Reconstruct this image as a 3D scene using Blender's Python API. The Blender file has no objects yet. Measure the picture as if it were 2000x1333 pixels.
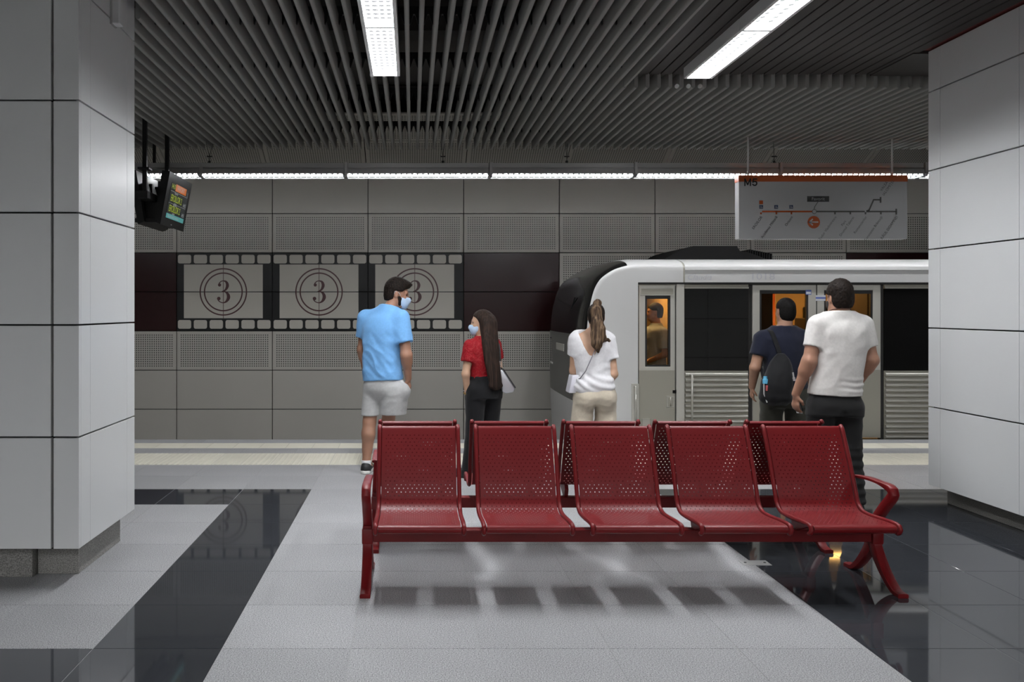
import bpy, bmesh, math, random
import numpy as np
from mathutils import Vector, Matrix, noise

random.seed(7)
scene = bpy.context.scene
COL = scene.collection
PI = math.pi

# ---------------------------------------------------------------- camera
# one-point view of a platform: looks along +Y, eye 1.56 m above the floor, lens shifted
F, CXP, CYP, EYE = 1680.0, 806.0, 605.0, 1.56
cd = bpy.data.cameras.new('camera')
cam = bpy.data.objects.new('camera', cd)
COL.objects.link(cam)
cam.location = (0, 0, EYE)
cam.rotation_euler = (PI / 2, 0, 0)
cd.sensor_fit = 'HORIZONTAL'
cd.sensor_width = 36.0
cd.lens = 36.0 * F / 2000.0
cd.shift_x = (1000.0 - CXP) / 2000.0
cd.shift_y = -(666.5 - CYP) / 2000.0
cd.clip_start = 0.05
cd.clip_end = 200
scene.camera = cam

# ---------------------------------------------------------------- world, view
w = bpy.data.worlds.new('world'); scene.world = w
w.use_nodes = True
w.node_tree.nodes['Background'].inputs[0].default_value = (0, 0, 0, 1)
w.node_tree.nodes['Background'].inputs[1].default_value = 0.0
vs = scene.view_settings
vs.view_transform = 'Standard'; vs.look = 'None'; vs.gamma = 1.0
vs.use_curve_mapping = False
vs.exposure = -0.3
LAMP = 105.0          # luminance of the louvre luminaires in the ceiling
STRIP = 170.0         # luminance of the tubes over the platform edge


def wx(px, S):
    return (px - CXP) / S


def wz(py, S):
    return EYE - (py - CYP) / S


# ---------------------------------------------------------------- materials
MATS = {}


def srgb(r, g, b):
    def c(v):
        v = v / 255.0
        return v / 12.92 if v <= 0.04045 else ((v + 0.055) / 1.055) ** 2.4
    return (c(r), c(g), c(b), 1)


def mat(name, col, rough=0.5, metal=0.0, spec=0.5, noise_amt=0.0, noise_scale=40.0, bump=0.0,
        bump_scale=80.0, emit=None, emit_s=0.0, sheen=0.0, coat=0.0):
    m = bpy.data.materials.new(name)
    m.use_nodes = True
    nt = m.node_tree
    b = nt.nodes['Principled BSDF']
    b.inputs['Base Color'].default_value = col
    b.inputs['Roughness'].default_value = rough
    b.inputs['Metallic'].default_value = metal
    b.inputs['Specular IOR Level'].default_value = spec
    if sheen:
        b.inputs['Sheen Weight'].default_value = sheen
    if coat:
        b.inputs['Coat Weight'].default_value = coat
        b.inputs['Coat Roughness'].default_value = 0.08
    tc = None
    if noise_amt or bump:
        tc = nt.nodes.new('ShaderNodeTexCoord')
    if noise_amt:
        n = nt.nodes.new('ShaderNodeTexNoise')
        n.inputs['Scale'].default_value = noise_scale
        n.inputs['Detail'].default_value = 4
        nt.links.new(tc.outputs['Object'], n.inputs['Vector'])
        mx = nt.nodes.new('ShaderNodeMix'); mx.data_type = 'RGBA'
        mx.inputs['A'].default_value = tuple(max(0, c * (1 - noise_amt)) for c in col[:3]) + (1,)
        mx.inputs['B'].default_value = tuple(min(1, c * (1 + noise_amt)) for c in col[:3]) + (1,)
        mr = nt.nodes.new('ShaderNodeMapRange')
        mr.inputs['From Min'].default_value = 0.3; mr.inputs['From Max'].default_value = 0.7
        nt.links.new(n.outputs['Fac'], mr.inputs['Value'])
        nt.links.new(mr.outputs['Result'], mx.inputs['Factor'])
        nt.links.new(mx.outputs['Result'], b.inputs['Base Color'])
    if bump:
        n2 = nt.nodes.new('ShaderNodeTexNoise')
        n2.inputs['Scale'].default_value = bump_scale
        n2.inputs['Detail'].default_value = 3
        nt.links.new(tc.outputs['Object'], n2.inputs['Vector'])
        bp = nt.nodes.new('ShaderNodeBump')
        bp.inputs['Strength'].default_value = bump
        bp.inputs['Distance'].default_value = 0.01
        nt.links.new(n2.outputs['Fac'], bp.inputs['Height'])
        nt.links.new(bp.outputs['Normal'], b.inputs['Normal'])
    if emit is not None:
        b.inputs['Emission Color'].default_value = emit
        b.inputs['Emission Strength'].default_value = emit_s
    MATS[name] = m
    return m


def M(n):
    return MATS[n]


def granite(name, base, dark, light, rough, spec=0.5):
    m = mat(name, base, rough, spec=spec)
    nt = m.node_tree; b = nt.nodes['Principled BSDF']
    tc = nt.nodes.new('ShaderNodeTexCoord')
    n = nt.nodes.new('ShaderNodeTexNoise')
    n.inputs['Scale'].default_value = 170; n.inputs['Detail'].default_value = 4; n.inputs['Roughness'].default_value = 0.75
    nt.links.new(tc.outputs['Object'], n.inputs['Vector'])
    rp = nt.nodes.new('ShaderNodeValToRGB')
    e = rp.color_ramp.elements
    e[0].position = 0.36; e[0].color = dark
    e[1].position = 0.66; e[1].color = light
    k = e.new(0.5); k.color = base
    nt.links.new(n.outputs['Fac'], rp.inputs['Fac'])
    # each slab a slightly different tone
    oi = nt.nodes.new('ShaderNodeObjectInfo')
    mr = nt.nodes.new('ShaderNodeMapRange')
    mr.inputs['To Min'].default_value = 0.94; mr.inputs['To Max'].default_value = 1.04
    nt.links.new(oi.outputs['Random'], mr.inputs['Value'])
    n3 = nt.nodes.new('ShaderNodeTexNoise'); n3.inputs['Scale'].default_value = 2.2; n3.inputs['Detail'].default_value = 3
    nt.links.new(tc.outputs['Object'], n3.inputs['Vector'])
    mr3 = nt.nodes.new('ShaderNodeMapRange'); mr3.inputs['To Min'].default_value = 0.88; mr3.inputs['To Max'].default_value = 1.1
    nt.links.new(n3.outputs['Fac'], mr3.inputs['Value'])
    mu = nt.nodes.new('ShaderNodeMath'); mu.operation = 'MULTIPLY'
    nt.links.new(mr.outputs['Result'], mu.inputs[0]); nt.links.new(mr3.outputs['Result'], mu.inputs[1])
    vm = nt.nodes.new('ShaderNodeVectorMath'); vm.operation = 'SCALE'
    nt.links.new(rp.outputs['Color'], vm.inputs[0]); nt.links.new(mu.outputs[0], vm.inputs['Scale'])
    nt.links.new(vm.outputs['Vector'], b.inputs['Base Color'])
    return m


granite('granite_light', srgb(154, 154, 155), srgb(78, 78, 81), srgb(197, 197, 198), 0.5, 0.4)
granite('granite_plinth', srgb(128, 126, 122), srgb(72, 71, 69), srgb(160, 158, 154), 0.45, 0.4)
granite('slate_dark', srgb(55, 57, 61), srgb(50, 52, 56), srgb(61, 63, 67), 0.045, 0.45)
granite('tactile_cream', srgb(214, 210, 194), srgb(204, 200, 184), srgb(222, 218, 204), 0.6, 0.3)
granite('edge_stone', srgb(150, 151, 153), srgb(126, 127, 129), srgb(166, 167, 168), 0.5, 0.4)
mat('grout', srgb(158, 158, 157), 0.8)
mat('panel_white', srgb(205, 206, 206), 0.3, spec=0.45)
mat('joint_dark', srgb(22, 22, 22), 0.8)
mat('panel_grey', srgb(180, 177, 169), 0.32, spec=0.5)
mat('panel_black', srgb(20, 21, 22), 0.4, spec=0.25)
mat('panel_wine', srgb(40, 13, 15), 0.2, spec=0.3, bump=0.05, bump_scale=1.6)
mat('print_cream', srgb(186, 182, 172), 0.4)
mat('print_wine', srgb(66, 22, 26), 0.4)
mat('slat_grey', srgb(144, 144, 141), 0.8, spec=.02)
mat('plank_brown', srgb(34, 28, 27), 0.6, noise_amt=0.1, noise_scale=5)
mat('plank_gap', srgb(96, 36, 32), 0.6)
mat('void', srgb(84, 82, 80), 0.9, noise_amt=0.15, noise_scale=2)
mat('rail_black', srgb(30, 31, 31), 0.6)
mat('lamp_white', srgb(205, 206, 205), 0.35)
mat('louvre', srgb(150, 152, 158), 0.3, spec=0.5)


def lens(name, strength):
    """glowing lamp panel: rows of louvre cells, their dimmer parts painted into the emission"""
    m = mat(name, (.02, .02, .02, 1), .6, spec=.0)
    nt = m.node_tree; b = nt.nodes['Principled BSDF']
    uv = nt.nodes.new('ShaderNodeUVMap'); uv.uv_map = 'UVMap'
    sp = nt.nodes.new('ShaderNodeSeparateXYZ'); nt.links.new(uv.outputs[0], sp.inputs[0])

    def mth(op, a, v):
        n = nt.nodes.new('ShaderNodeMath'); n.operation = op
        nt.links.new(a, n.inputs[0])
        if hasattr(v, 'is_linked'): nt.links.new(v, n.inputs[1])
        else: n.inputs[1].default_value = v
        return n.outputs[0]

    def cell(o, k, c, w_):
        f = mth('FRACT', mth('MULTIPLY', o, k), 0)
        return mth('DIVIDE', mth('SUBTRACT', f, c), w_)
    du = cell(sp.outputs['X'], 4.0, .5, .40); dv = cell(sp.outputs['Y'], 15.0, .35, .28)
    d = mth('ADD', mth('MULTIPLY', du, du), mth('MULTIPLY', dv, dv))
    mr = nt.nodes.new('ShaderNodeMapRange'); mr.interpolation_type = 'SMOOTHSTEP'
    mr.inputs['From Min'].default_value = 1.05; mr.inputs['From Max'].default_value = 1.3
    mr.inputs['To Min'].default_value = .62; mr.inputs['To Max'].default_value = strength
    nt.links.new(d, mr.inputs['Value'])
    b.inputs['Emission Color'].default_value = (.95, .97, 1, 1)
    nt.links.new(mr.outputs['Result'], b.inputs['Emission Strength'])
    return m


lens('lamp_painted_cells', LAMP * 2.0)  # shading of the louvre cells is painted into this glow
mat('strip_glow', (1, 1, 1, 1), 0.5, emit=(0.97, 0.98, 1.0, 1), emit_s=STRIP)
mat('alu', srgb(158, 158, 156), 0.45)
mat('cable', srgb(48, 48, 46), 0.6)
mat('trackbed', srgb(70, 68, 66), 0.9, noise_amt=0.3, noise_scale=12)
mat('bench_red', srgb(108, 16, 20), 0.42, spec=0.3, bump=0.03, bump_scale=900)
mat('foot_rubber', srgb(25, 25, 25), 0.7)
mat('black_plastic', srgb(20, 20, 20), 0.5, spec=.3)
mat('steel', srgb(165, 166, 166), 0.3, metal=0.9)


def perforated():
    m = mat('panel_perforated', srgb(180, 177, 169), 0.36, spec=0.45)
    nt = m.node_tree; b = nt.nodes['Principled BSDF']
    tc = nt.nodes.new('ShaderNodeTexCoord')
    sp = nt.nodes.new('ShaderNodeSeparateXYZ')
    nt.links.new(tc.outputs['Object'], sp.inputs[0])

    def math1(op, a, v=None, v2=None):
        n = nt.nodes.new('ShaderNodeMath'); n.operation = op
        if hasattr(a, 'links') or hasattr(a, 'is_linked'):
            nt.links.new(a, n.inputs[0])
        else:
            n.inputs[0].default_value = a
        if v is not None:
            if hasattr(v, 'is_linked'):
                nt.links.new(v, n.inputs[1])
            else:
                n.inputs[1].default_value = v
        if v2 is not None:
            n.inputs[2].default_value = v2
        return n.outputs[0]
    P = 0.0358

    def axis(o, L):
        nn = int((L - 0.07) / P)
        m0 = (L - nn * P) / 2
        u = math1('DIVIDE', math1('SUBTRACT', o, m0), P)
        d = math1('SUBTRACT', math1('FRACT', u), 0.5)
        ins = math1('MULTIPLY', math1('GREATER_THAN', u, 0.0), math1('LESS_THAN', u, float(nn)))
        return d, ins
    dx, ix = axis(sp.outputs['X'], 1.534)
    dz, iz = axis(sp.outputs['Z'], 0.621)
    r2 = math1('ADD', math1('MULTIPLY', dx, dx), math1('MULTIPLY', dz, dz))
    hole = math1('MULTIPLY', math1('LESS_THAN', r2, 0.07), math1('MULTIPLY', ix, iz))
    mx = nt.nodes.new('ShaderNodeMix'); mx.data_type = 'RGBA'
    mx.inputs['A'].default_value = srgb(180, 177, 169)
    mx.inputs['B'].default_value = srgb(44, 43, 41)
    nt.links.new(hole, mx.inputs['Factor'])
    nt.links.new(mx.outputs['Result'], b.inputs['Base Color'])
    return m


perforated()

# ---------------------------------------------------------------- mesh helpers
ORI = {}


class MB:
    def __init__(self):
        self.v = []; self.f = []

    def add(self, vs, fs):
        o = len(self.v)
        self.v += [tuple(p) for p in vs]
        self.f += [tuple(i + o for i in f) for f in fs]
        return self

    def box(self, x0, x1, y0, y1, z0, z1):
        return self.add([(x0, y0, z0), (x1, y0, z0), (x1, y1, z0), (x0, y1, z0),
                         (x0, y0, z1), (x1, y0, z1), (x1, y1, z1), (x0, y1, z1)],
                        [(0, 3, 2, 1), (4, 5, 6, 7), (0, 1, 5, 4), (1, 2, 6, 5), (2, 3, 7, 6), (3, 0, 4, 7)])

    def cbox(self, x0, x1, y0, y1, z0, z1, c=0.006):
        """box with chamfered edges"""
        bm = bmesh.new()
        bmesh.ops.create_cube(bm, size=1)
        for v in bm.verts:
            v.co = Vector((x0 + (v.co.x + .5) * (x1 - x0), y0 + (v.co.y + .5) * (y1 - y0), z0 + (v.co.z + .5) * (z1 - z0)))
        bmesh.ops.bevel(bm, geom=bm.edges[:], offset=c, segments=2, affect='EDGES', profile=0.5)
        bm.verts.index_update()
        self.add([v.co[:] for v in bm.verts], [[v.index for v in f.verts] for f in bm.faces])
        bm.free()
        return self

    def prism(self, poly, axis, a0, a1):
        """extrude a 2D polygon along axis; poly in the two other axes in order (xyz without axis)"""
        n = len(poly)

        def p3(q, a):
            if axis == 'x':
                return (a, q[0], q[1])
            if axis == 'y':
                return (q[0], a, q[1])
            return (q[0], q[1], a)
        vs = [p3(q, a0) for q in poly] + [p3(q, a1) for q in poly]
        area = sum(poly[i][0] * poly[(i + 1) % n][1] - poly[(i + 1) % n][0] * poly[i][1] for i in range(n))
        flip = (area > 0) == (axis != 'y')
        fs = [tuple(range(n)), tuple(range(2 * n - 1, n - 1, -1))]
        fs += [(i, i + n, (i + 1) % n + n, (i + 1) % n) for i in range(n)]
        if flip:
            fs = [tuple(reversed(f)) for f in fs]
        return self.add(vs, fs)

    def tube(self, pts, r, n=8, caps=True):
        pts = [Vector(p) for p in pts]
        rs = r if isinstance(r, (list, tuple)) else [r] * len(pts)
        base = len(self.v)
        up = None
        for i, p in enumerate(pts):
            a = pts[max(0, i - 1)]; b = pts[min(len(pts) - 1, i + 1)]
            t = (b - a).normalized()
            if up is None:
                up = Vector((0, 0, 1)) if abs(t.z) < 0.9 else Vector((1, 0, 0))
            s = t.cross(up).normalized(); up = s.cross(t).normalized()
            for k in range(n):
                an = 2 * PI * k / n
                self.v.append(tuple(p + (s * math.cos(an) + up * math.sin(an)) * rs[i]))
        for i in range(len(pts) - 1):
            for k in range(n):
                a = base + i * n + k; b = base + i * n + (k + 1) % n
                self.f.append((a, a + n, b + n, b)[::-1])
        if caps:
            self.f.append(tuple(base + k for k in range(n))[::-1])
            e = base + (len(pts) - 1) * n
            self.f.append(tuple(e + k for k in range(n)))
        return self

    def disc(self, c, r, axis_y, n=32, r_in=None):
        """flat disc / ring facing -Y at y = axis_y"""
        o = []
        if r_in is None:
            return self.add([(c[0] + r * math.cos(2 * PI * k / n), axis_y, c[1] + r * math.sin(2 * PI * k / n)) for k in range(n)],
                            [tuple(range(n))])
        vs = []
        for k in range(n):
            a = 2 * PI * k / n
            vs += [(c[0] + r * math.cos(a), axis_y, c[1] + r * math.sin(a)), (c[0] + r_in * math.cos(a), axis_y, c[1] + r_in * math.sin(a))]
        fs = [(2 * k, 2 * ((k + 1) % n), 2 * ((k + 1) % n) + 1, 2 * k + 1) for k in range(n)]
        return self.add(vs, fs)

    def rect(self, x0, x1, z0, z1, y):
        return self.add([(x0, y, z0), (x1, y, z0), (x1, y, z1), (x0, y, z1)], [(0, 1, 2, 3)])

    def mesh(self, name, off=(0, 0, 0)):
        me = bpy.data.meshes.new(name)
        me.from_pydata([(a - off[0], b - off[1], c - off[2]) for a, b, c in self.v], [], self.f)
        me.update()
        return me

    def build(self, name, material, parent=None, smooth=False, origin=None):
        off = ORI.get(parent.name, (0, 0, 0)) if parent else (origin or (0, 0, 0))
        me = self.mesh(name, off)
        o = bpy.data.objects.new(name, me)
        COL.objects.link(o)
        me.materials.append(material if not isinstance(material, str) else M(material))
        if smooth:
            me.shade_smooth() if smooth is True else me.set_sharp_from_angle(angle=smooth)
        if parent:
            o.parent = parent
            ORI[o.name] = off
        else:
            o.location = off
            ORI[o.name] = tuple(off)
        return o


def tag(o, label=None, cat=None, group=None, kind=None):
    if label: o['label'] = label
    if cat: o['category'] = cat
    if group: o['group'] = group
    if kind: o['kind'] = kind
    return o


def thing(name, label, cat, loc, group=None):
    o = bpy.data.objects.new(name, None)
    COL.objects.link(o)
    o.location = loc
    o.empty_display_size = 0.1
    ORI[o.name] = tuple(loc)
    return tag(o, label, cat, group)


def piece(name, me, material, parent, loc, rot=None):
    """a repeated piece that shares its mesh"""
    o = bpy.data.objects.new(name, me)
    COL.objects.link(o)
    if material is not None and len(me.materials) == 0:
        me.materials.append(material if not isinstance(material, str) else M(material))
    off = ORI.get(parent.name, (0, 0, 0)) if parent else (0, 0, 0)
    o.parent = parent
    o.location = (loc[0] - off[0], loc[1] - off[1], loc[2] - off[2])
    if rot: o.rotation_euler = rot
    return o


def copy_tree(o, parent=None):
    c = o.copy(); COL.objects.link(c); c.parent = parent
    ORI[c.name] = ORI.get(o.name, (0, 0, 0))
    for ch in list(o.children):
        copy_tree(ch, c)
    return c


def smooth_angle(o, deg=35):
    me = o.data
    me.shade_smooth()
    me.set_sharp_from_angle(angle=math.radians(deg))
    return o


FONT_CACHE = {}


def text(name, s, size, material, parent, loc, rot=(PI / 2, 0, 0), align='LEFT', xscale=1.0, bold=0.0, shear=0.0):
    """flat lettering as a mesh; loc is world"""
    cu = bpy.data.curves.new(name, 'FONT')
    cu.body = s; cu.size = size; cu.align_x = align; cu.align_y = 'CENTER'
    cu.offset = bold; cu.shear = shear; cu.resolution_u = 3
    t = bpy.data.objects.new(name, cu)
    COL.objects.link(t)
    dg = bpy.context.evaluated_depsgraph_get()
    me = bpy.data.meshes.new_from_object(t.evaluated_get(dg))
    bpy.data.objects.remove(t); bpy.data.curves.remove(cu)
    me.name = name
    me.materials.clear(); me.materials.append(M(material) if isinstance(material, str) else material)
    o = bpy.data.objects.new(name, me)
    COL.objects.link(o)
    off = ORI.get(parent.name, (0, 0, 0)) if parent else (0, 0, 0)
    o.parent = parent
    o.location = (loc[0] - off[0], loc[1] - off[1], loc[2] - off[2])
    o.rotation_euler = rot
    o.scale = (xscale, 1, 1)
    return o


# ================================================================ FLOOR
PITX, PITY = 0.5934, 0.585
GX0, GY0 = -0.877, 3.955           # a joint crossing of the slab grid
fl = MB().box(-9, 12, -9, 10.30, -0.35, -0.0016).build('floor', 'grout', origin=(0, 0, 0))
tag(fl, kind='structure')
BT = 0.0016


def slab(x0, x1, y0, y1, top=0.0, depth=0.004, c=0.0006):
    w2, d2 = (x1 - x0) / 2 - BT, (y1 - y0) / 2 - BT
    return MB().add([(-w2, -d2, -depth), (w2, -d2, -depth), (w2, d2, -depth), (-w2, d2, -depth),
                     (-w2, -d2, -c), (w2, -d2, -c), (w2, d2, -c), (-w2, d2, -c),
                     (-w2 + c, -d2 + c, 0), (w2 - c, -d2 + c, 0), (w2 - c, d2 - c, 0), (-w2 + c, d2 - c, 0)],
                    [(8, 9, 10, 11), (0, 1, 5, 4), (1, 2, 6, 5), (2, 3, 7, 6), (3, 0, 4, 7),
                     (4, 5, 9, 8), (5, 6, 10, 9), (6, 7, 11, 10), (7, 4, 8, 11)]).mesh('floor_tile')


tl = {}
for k in ('granite_light', 'slate_dark'):
    me = slab(0, PITX, 0, PITY); me.materials.append(M(k)); tl[k] = me


def is_dark(i, j):
    """i, j: slab indices from the grid corner (GX0, GY0)"""
    if j > 5: return False
    if i == -1: return True                    # long band beside the left pillar
    if i < -1 and j == 5: return True          # cross band behind the pillar
    if i < -1 and j == -1: return True         # cross band in front of it
    if i >= 5 and j <= 5: return True          # dark field on the right
    return False


for j in range(-2, 8):
    for i in range(-8, 11):
        cx, cy = GX0 + (i + .5) * PITX, GY0 + (j + .5) * PITY
        piece('floor_tile', tl['slate_dark' if is_dark(i, j) else 'granite_light'], None, fl, (cx, cy, 0))
# what lies out of view towards the other platform: plain large fields
MB().box(-9, 12, -9, GY0 - 2 * PITY, -0.004, -0.001).build('floor_field', 'granite_light', fl)
MB().box(-9, GX0 - 8 * PITX, GY0 - 2 * PITY, 8.635, -0.004, -0.0005).build('floor_field', 'granite_light', fl)
MB().box(GX0 + 11 * PITX, 12, GY0 - 2 * PITY, 8.635, -0.004, -0.0005).build('floor_field', 'granite_light', fl)
ye = GY0 + 8 * PITY            # 8.635
# tactile paving and edge stones
me_a = slab(0, 0.297, ye, 9.33); me_a.materials.append(M('tactile_cream'))
me_rib = MB()
for k in range(5):
    xx = -0.11 + k * 0.055
    me_rib.add([(xx - .016, -.33, 0), (xx + .016, -.33, 0), (xx + .016, .33, 0), (xx - .016, .33, 0),
                (xx - .010, -.325, .004), (xx + .010, -.325, .004), (xx + .010, .325, .004), (xx - .010, .325, .004)],
               [(4, 5, 6, 7), (0, 1, 5, 4), (1, 2, 6, 5), (2, 3, 7, 6), (3, 0, 4, 7)])
me_rib = me_rib.mesh('tactile_rib'); me_rib.materials.append(M('tactile_cream'))
me_b = slab(0, 0.594, 9.33, 9.67); me_b.materials.append(M('granite_light'))
me_c = slab(0, 0.297, 9.67, 10.04); me_c.materials.append(M('tactile_cream'))
me_d = slab(0, 0.594, 10.04, 10.32); me_d.materials.append(M('edge_stone'))
for k in range(-13, 24):
    x = 0.2 + k * 0.297
    t = piece('tactile_tile', me_a, None, fl, (x, (ye + 9.33) / 2, 0))
    r = bpy.data.objects.new('tactile_rib', me_rib); COL.objects.link(r); r.parent = t
    piece('tactile_tile', me_c, None, fl, (x, 9.855, 0))
for k in range(-7, 13):
    x = 0.2 + k * 0.594
    piece('floor_tile', me_b, None, fl, (x, 9.5, 0))
    piece('edge_tile', me_d, None, fl, (x, 10.18, 0))
MB().box(-9, 12, 10.22, 10.315, -1.1, -0.016).build('platform_face', 'edge_stone', fl)
tr = MB().box(-9, 16, 10.3, 14.2, -1.3, -1.1).build('floor.001', 'trackbed'); tag(tr, kind='structure')

# ================================================================ TRACK WALL
WY, WS = 13.9, F / 13.9
PW, PH = 1.546, 0.633
COL0 = -3.814                      # left edge of the first film panel
ROW0 = 1.2125                      # joint under the film strip
wl = MB().box(-9, 16, WY + 0.03, WY + 0.2, -1.3, 5.0).build('wall_back', 'joint_dark'); tag(wl, kind='structure')
pm = {}
G = 0.012
for k in ('panel_grey', 'panel_perforated', 'panel_black', 'panel_wine'):
    me = MB().cbox(0, PW - G, 0, 0.028, 0, PH - G, 0.002).mesh('wall_panel'); me.materials.append(M(k)); pm[k] = me
for c in range(-3, 12):
    for r in range(-3, 4):
        x = COL0 + c * PW; z = ROW0 + r * PH
        if r in (0, 1):
            k = 'panel_black' if 0 <= c <= 2 else ('panel_wine' if c in (-3, -2, -1, 3, 7, 8, 9) else 'panel_perforated')
        elif r in (-1, 2):
            k = 'panel_perforated'
        else:
            k = 'panel_grey'
        piece('wall_panel', pm[k], None, wl, (x + G / 2, WY, z + G / 2))
MB().box(-9, 16, WY, WY + .03, ROW0 - 4 * PH, ROW0 - 3 * PH - .006).build('wall_panel', 'panel_grey', wl)

# side ends of the place, out of view
for nm, x0, x1 in (('wall_left', -9.2, -9.0), ('wall_right', 16.0, 16.2)):
    tag(MB().box(x0, x1, -9, 14.2, -1.3, 5.0).build(nm, 'panel_grey'), kind='structure')
tag(MB().box(-9, 16, -9.2, -9.0, -1.3, 5.0).build('wall_front', 'panel_grey'), kind='structure')

# ================================================================ CEILING
HS = 3.53                          # underside of the slats
ce = MB().box(-9, 16, -9, 14.2, 4.9, 5.1).build('ceiling', 'void'); tag(ce, kind='structure')
# concrete beams in the dark void above the slats
for y in (1.5, 5.2, 8.9):
    MB().box(-9, 16, y, y + .35, 4.45, 4.9).build('ceiling_beam', 'void', ce)
SW, SH = 0.0165, 0.145


def slat_mesh(y0, y1):
    pr = [(-SW, SH), (-SW, SW)]
    for k in range(1, 6):
        a = PI + PI * k / 6
        pr.append((SW * math.cos(a), SW + SW * math.sin(a)))
    pr += [(SW, SW), (SW, SH)]
    me = MB().prism(pr, 'y', y0, y1).mesh('slat')
    me.materials.append(M('slat_grey'))
    for p in me.polygons: p.use_smooth = True
    me.set_sharp_from_angle(angle=math.radians(40))
    return me


YE = 10.6
sl_full, sl_far, sl_lamp = slat_mesh(-1.0, YE), slat_mesh(7.64, YE), slat_mesh(7.25, YE)
cap_me = None
SX = []
for k in range(-74, 88):
    x = -0.04 + 0.1013 * k
    if x < -7.4: continue
    SX.append(x)
    if x > 1.85:
        me = sl_far
    elif k in (-3, -2, -1):
        me = sl_lamp
    else:
        me = sl_full
    if -3.2 < x < -1.83 and me is sl_full:
        continue                                    # the pillar stands here
    s = piece('slat', me, None, ce, (x, 0, HS))
for x in SX:                                        # slats run on behind the pillar
    if -3.2 < x < -1.83:
        if 'pill' not in globals():
            pill = slat_mesh(5.83, YE)
        piece('slat', pill, None, ce, (x, 0, HS))
# comb-shaped carrier rails that hold the slats
for y in (1.7, 2.8, 3.9, 5.0, 6.15, 7.25, 8.4, 9.9):
    b = MB()
    x0, x1 = (-7.5, 1.86) if y < 7.5 else (-7.5, 8.8)
    b.box(x0, x1, y, y + 0.035, HS + SH, HS + SH + 0.055)
    for x in SX:
        if x0 < x < x1:
            b.prism([(x - .045, HS + SH), (x + .045, HS + SH), (x + .022, HS + SH - .07), (x - .022, HS + SH - .07)], 'y', y + .003, y + .03)
    b.build('carrier_rail', 'rail_black', ce)
for y in (6.9, 9.2):
    MB().tube([(-7.5, y, HS + .42), (8.8, y, HS + .42)], .018, 8).build('conduit', 'rail_black', ce, smooth=True)
# flat boarded ceiling on the right, nearer the lens
bk = MB().box(1.87, 12, -9, 7.62, HS + .125, HS + .14).build('ceiling_board', 'plank_gap', ce)
pk = MB().cbox(-.0445, .0445, -3, 7.60, 0, .018, .003).mesh('plank'); pk.materials.append(M('plank_brown'))
for k in range(0, 64):
    x = 1.93 + .1013 * k
    if 4.1 < x < 5.5: 
        continue
    piece('plank', pk, None, ce, (x, 0, HS + .108))
MB().box(4.05, 5.55, 6.96, 7.62, HS + .10, HS + .13).build('plank', 'plank_brown', ce)
MB().box(1.865, 1.885, -1, 7.6, HS, HS + .125).build('ceiling_edge', 'slat_grey', ce)
# ceiling over the other platform, out of view
MB().box(-9, 1.87, -9, -1.0, HS + .1, HS + .14).build('ceiling_board', 'slat_grey', ce)
MB().box(-9, -7.45, -1, 10.6, HS + .1, HS + .14).build('ceiling_board', 'slat_grey', ce)
# sloping perforated soffit over the track
ang = math.atan2(0.70, 1.40)
SFY, SFZ = 13.36, 3.79
for c in range(-3, 12):
    for r in range(2):             # rises towards the platform
        piece('soffit_panel', pm['panel_perforated'], None, ce,
              (COL0 + c * PW + G / 2, SFY - r * PH * math.cos(ang), SFZ + r * PH * math.sin(ang)), (math.radians(90) - ang, 0, 0))
tag(MB().box(-9, 16, SFY, WY + .03, 3.775, 3.79).build('trim_1', 'panel_grey'), kind='structure')

# ================================================================ PILLARS
def clad(parent, axis, plane, a_edges, z_edges, out, thick=0.03, gap=0.010, vgap=0.003, material='panel_white'):
    """cladding sheets on a face. axis 'x': face normal along x at x=plane, edges run in y"""
    for i in range(len(a_edges) - 1):
        for k in range(len(z_edges) - 1):
            a0, a1 = a_edges[i] + vgap, a_edges[i + 1] - vgap
            z0, z1 = z_edges[k] + gap / 2, z_edges[k + 1] - gap / 2
            p0, p1 = (plane - thick, plane) if out > 0 else (plane, plane + thick)
            if axis == 'x':
                MB().cbox(p0, p1, a0, a1, z0, z1, .002).build('cladding_panel', material, parent)
            else:
                MB().cbox(a0, a1, p0, p1, z0, z1, .002).build('cladding_panel', material, parent)


XR, YN, YF = -1.878, 4.84, 5.81
pl = thing('pillar', 'white panel-clad pillar with a stone plinth, beside the hanging departure screens', 'pillar', (-2.5, 5.3, 0))
zl = [0.207, 0.840, 1.473, 2.106, 2.739, 3.372, 3.66]
MB().box(-3.1, XR - .028, YN + .028, YF - .028, .206, 3.66).build('core', 'joint_dark', pl)
clad(pl, 'y', YN, [-3.12, -2.626, -2.031], zl, -1, vgap=.005)
clad(pl, 'y', YN, [-2.022, XR], zl, -1, vgap=.0)
clad(pl, 'x', XR, [YN + .0302, 5.01], zl, 1, vgap=.0004)
clad(pl, 'x', XR, [5.01, 5.655, YF], zl, 1, vgap=.0012)
clad(pl, 'y', YF, [-3.12, -2.5, XR - .03], zl, 1, vgap=.003)
clad(pl, 'x', -3.12, [YN + .03, 5.3, YF - .03], zl, -1, vgap=.003)
MB().cbox(-2.21, XR - .09, YN + .23, YF - .02, 0, .207, .004).build('plinth', 'granite_plinth', pl)
MB().cbox(-3.04, -2.215, YN + .17, YF - .02, 0, .207, .004).build('plinth', 'granite_plinth', pl)

sb = thing('sensor_box', 'small grey sensor box fixed high on the white pillar beside the screens', 'sensor', (XR, 5.38, 3.43))
MB().cbox(XR - .005, XR + .055, 5.345, 5.42, 3.34, 3.50, .006).build('housing', 'panel_white', sb)
MB().cbox(XR - .005, XR + .012, 5.335, 5.43, 3.335, 3.505, .003).build('back_plate', 'alu', sb)

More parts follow.
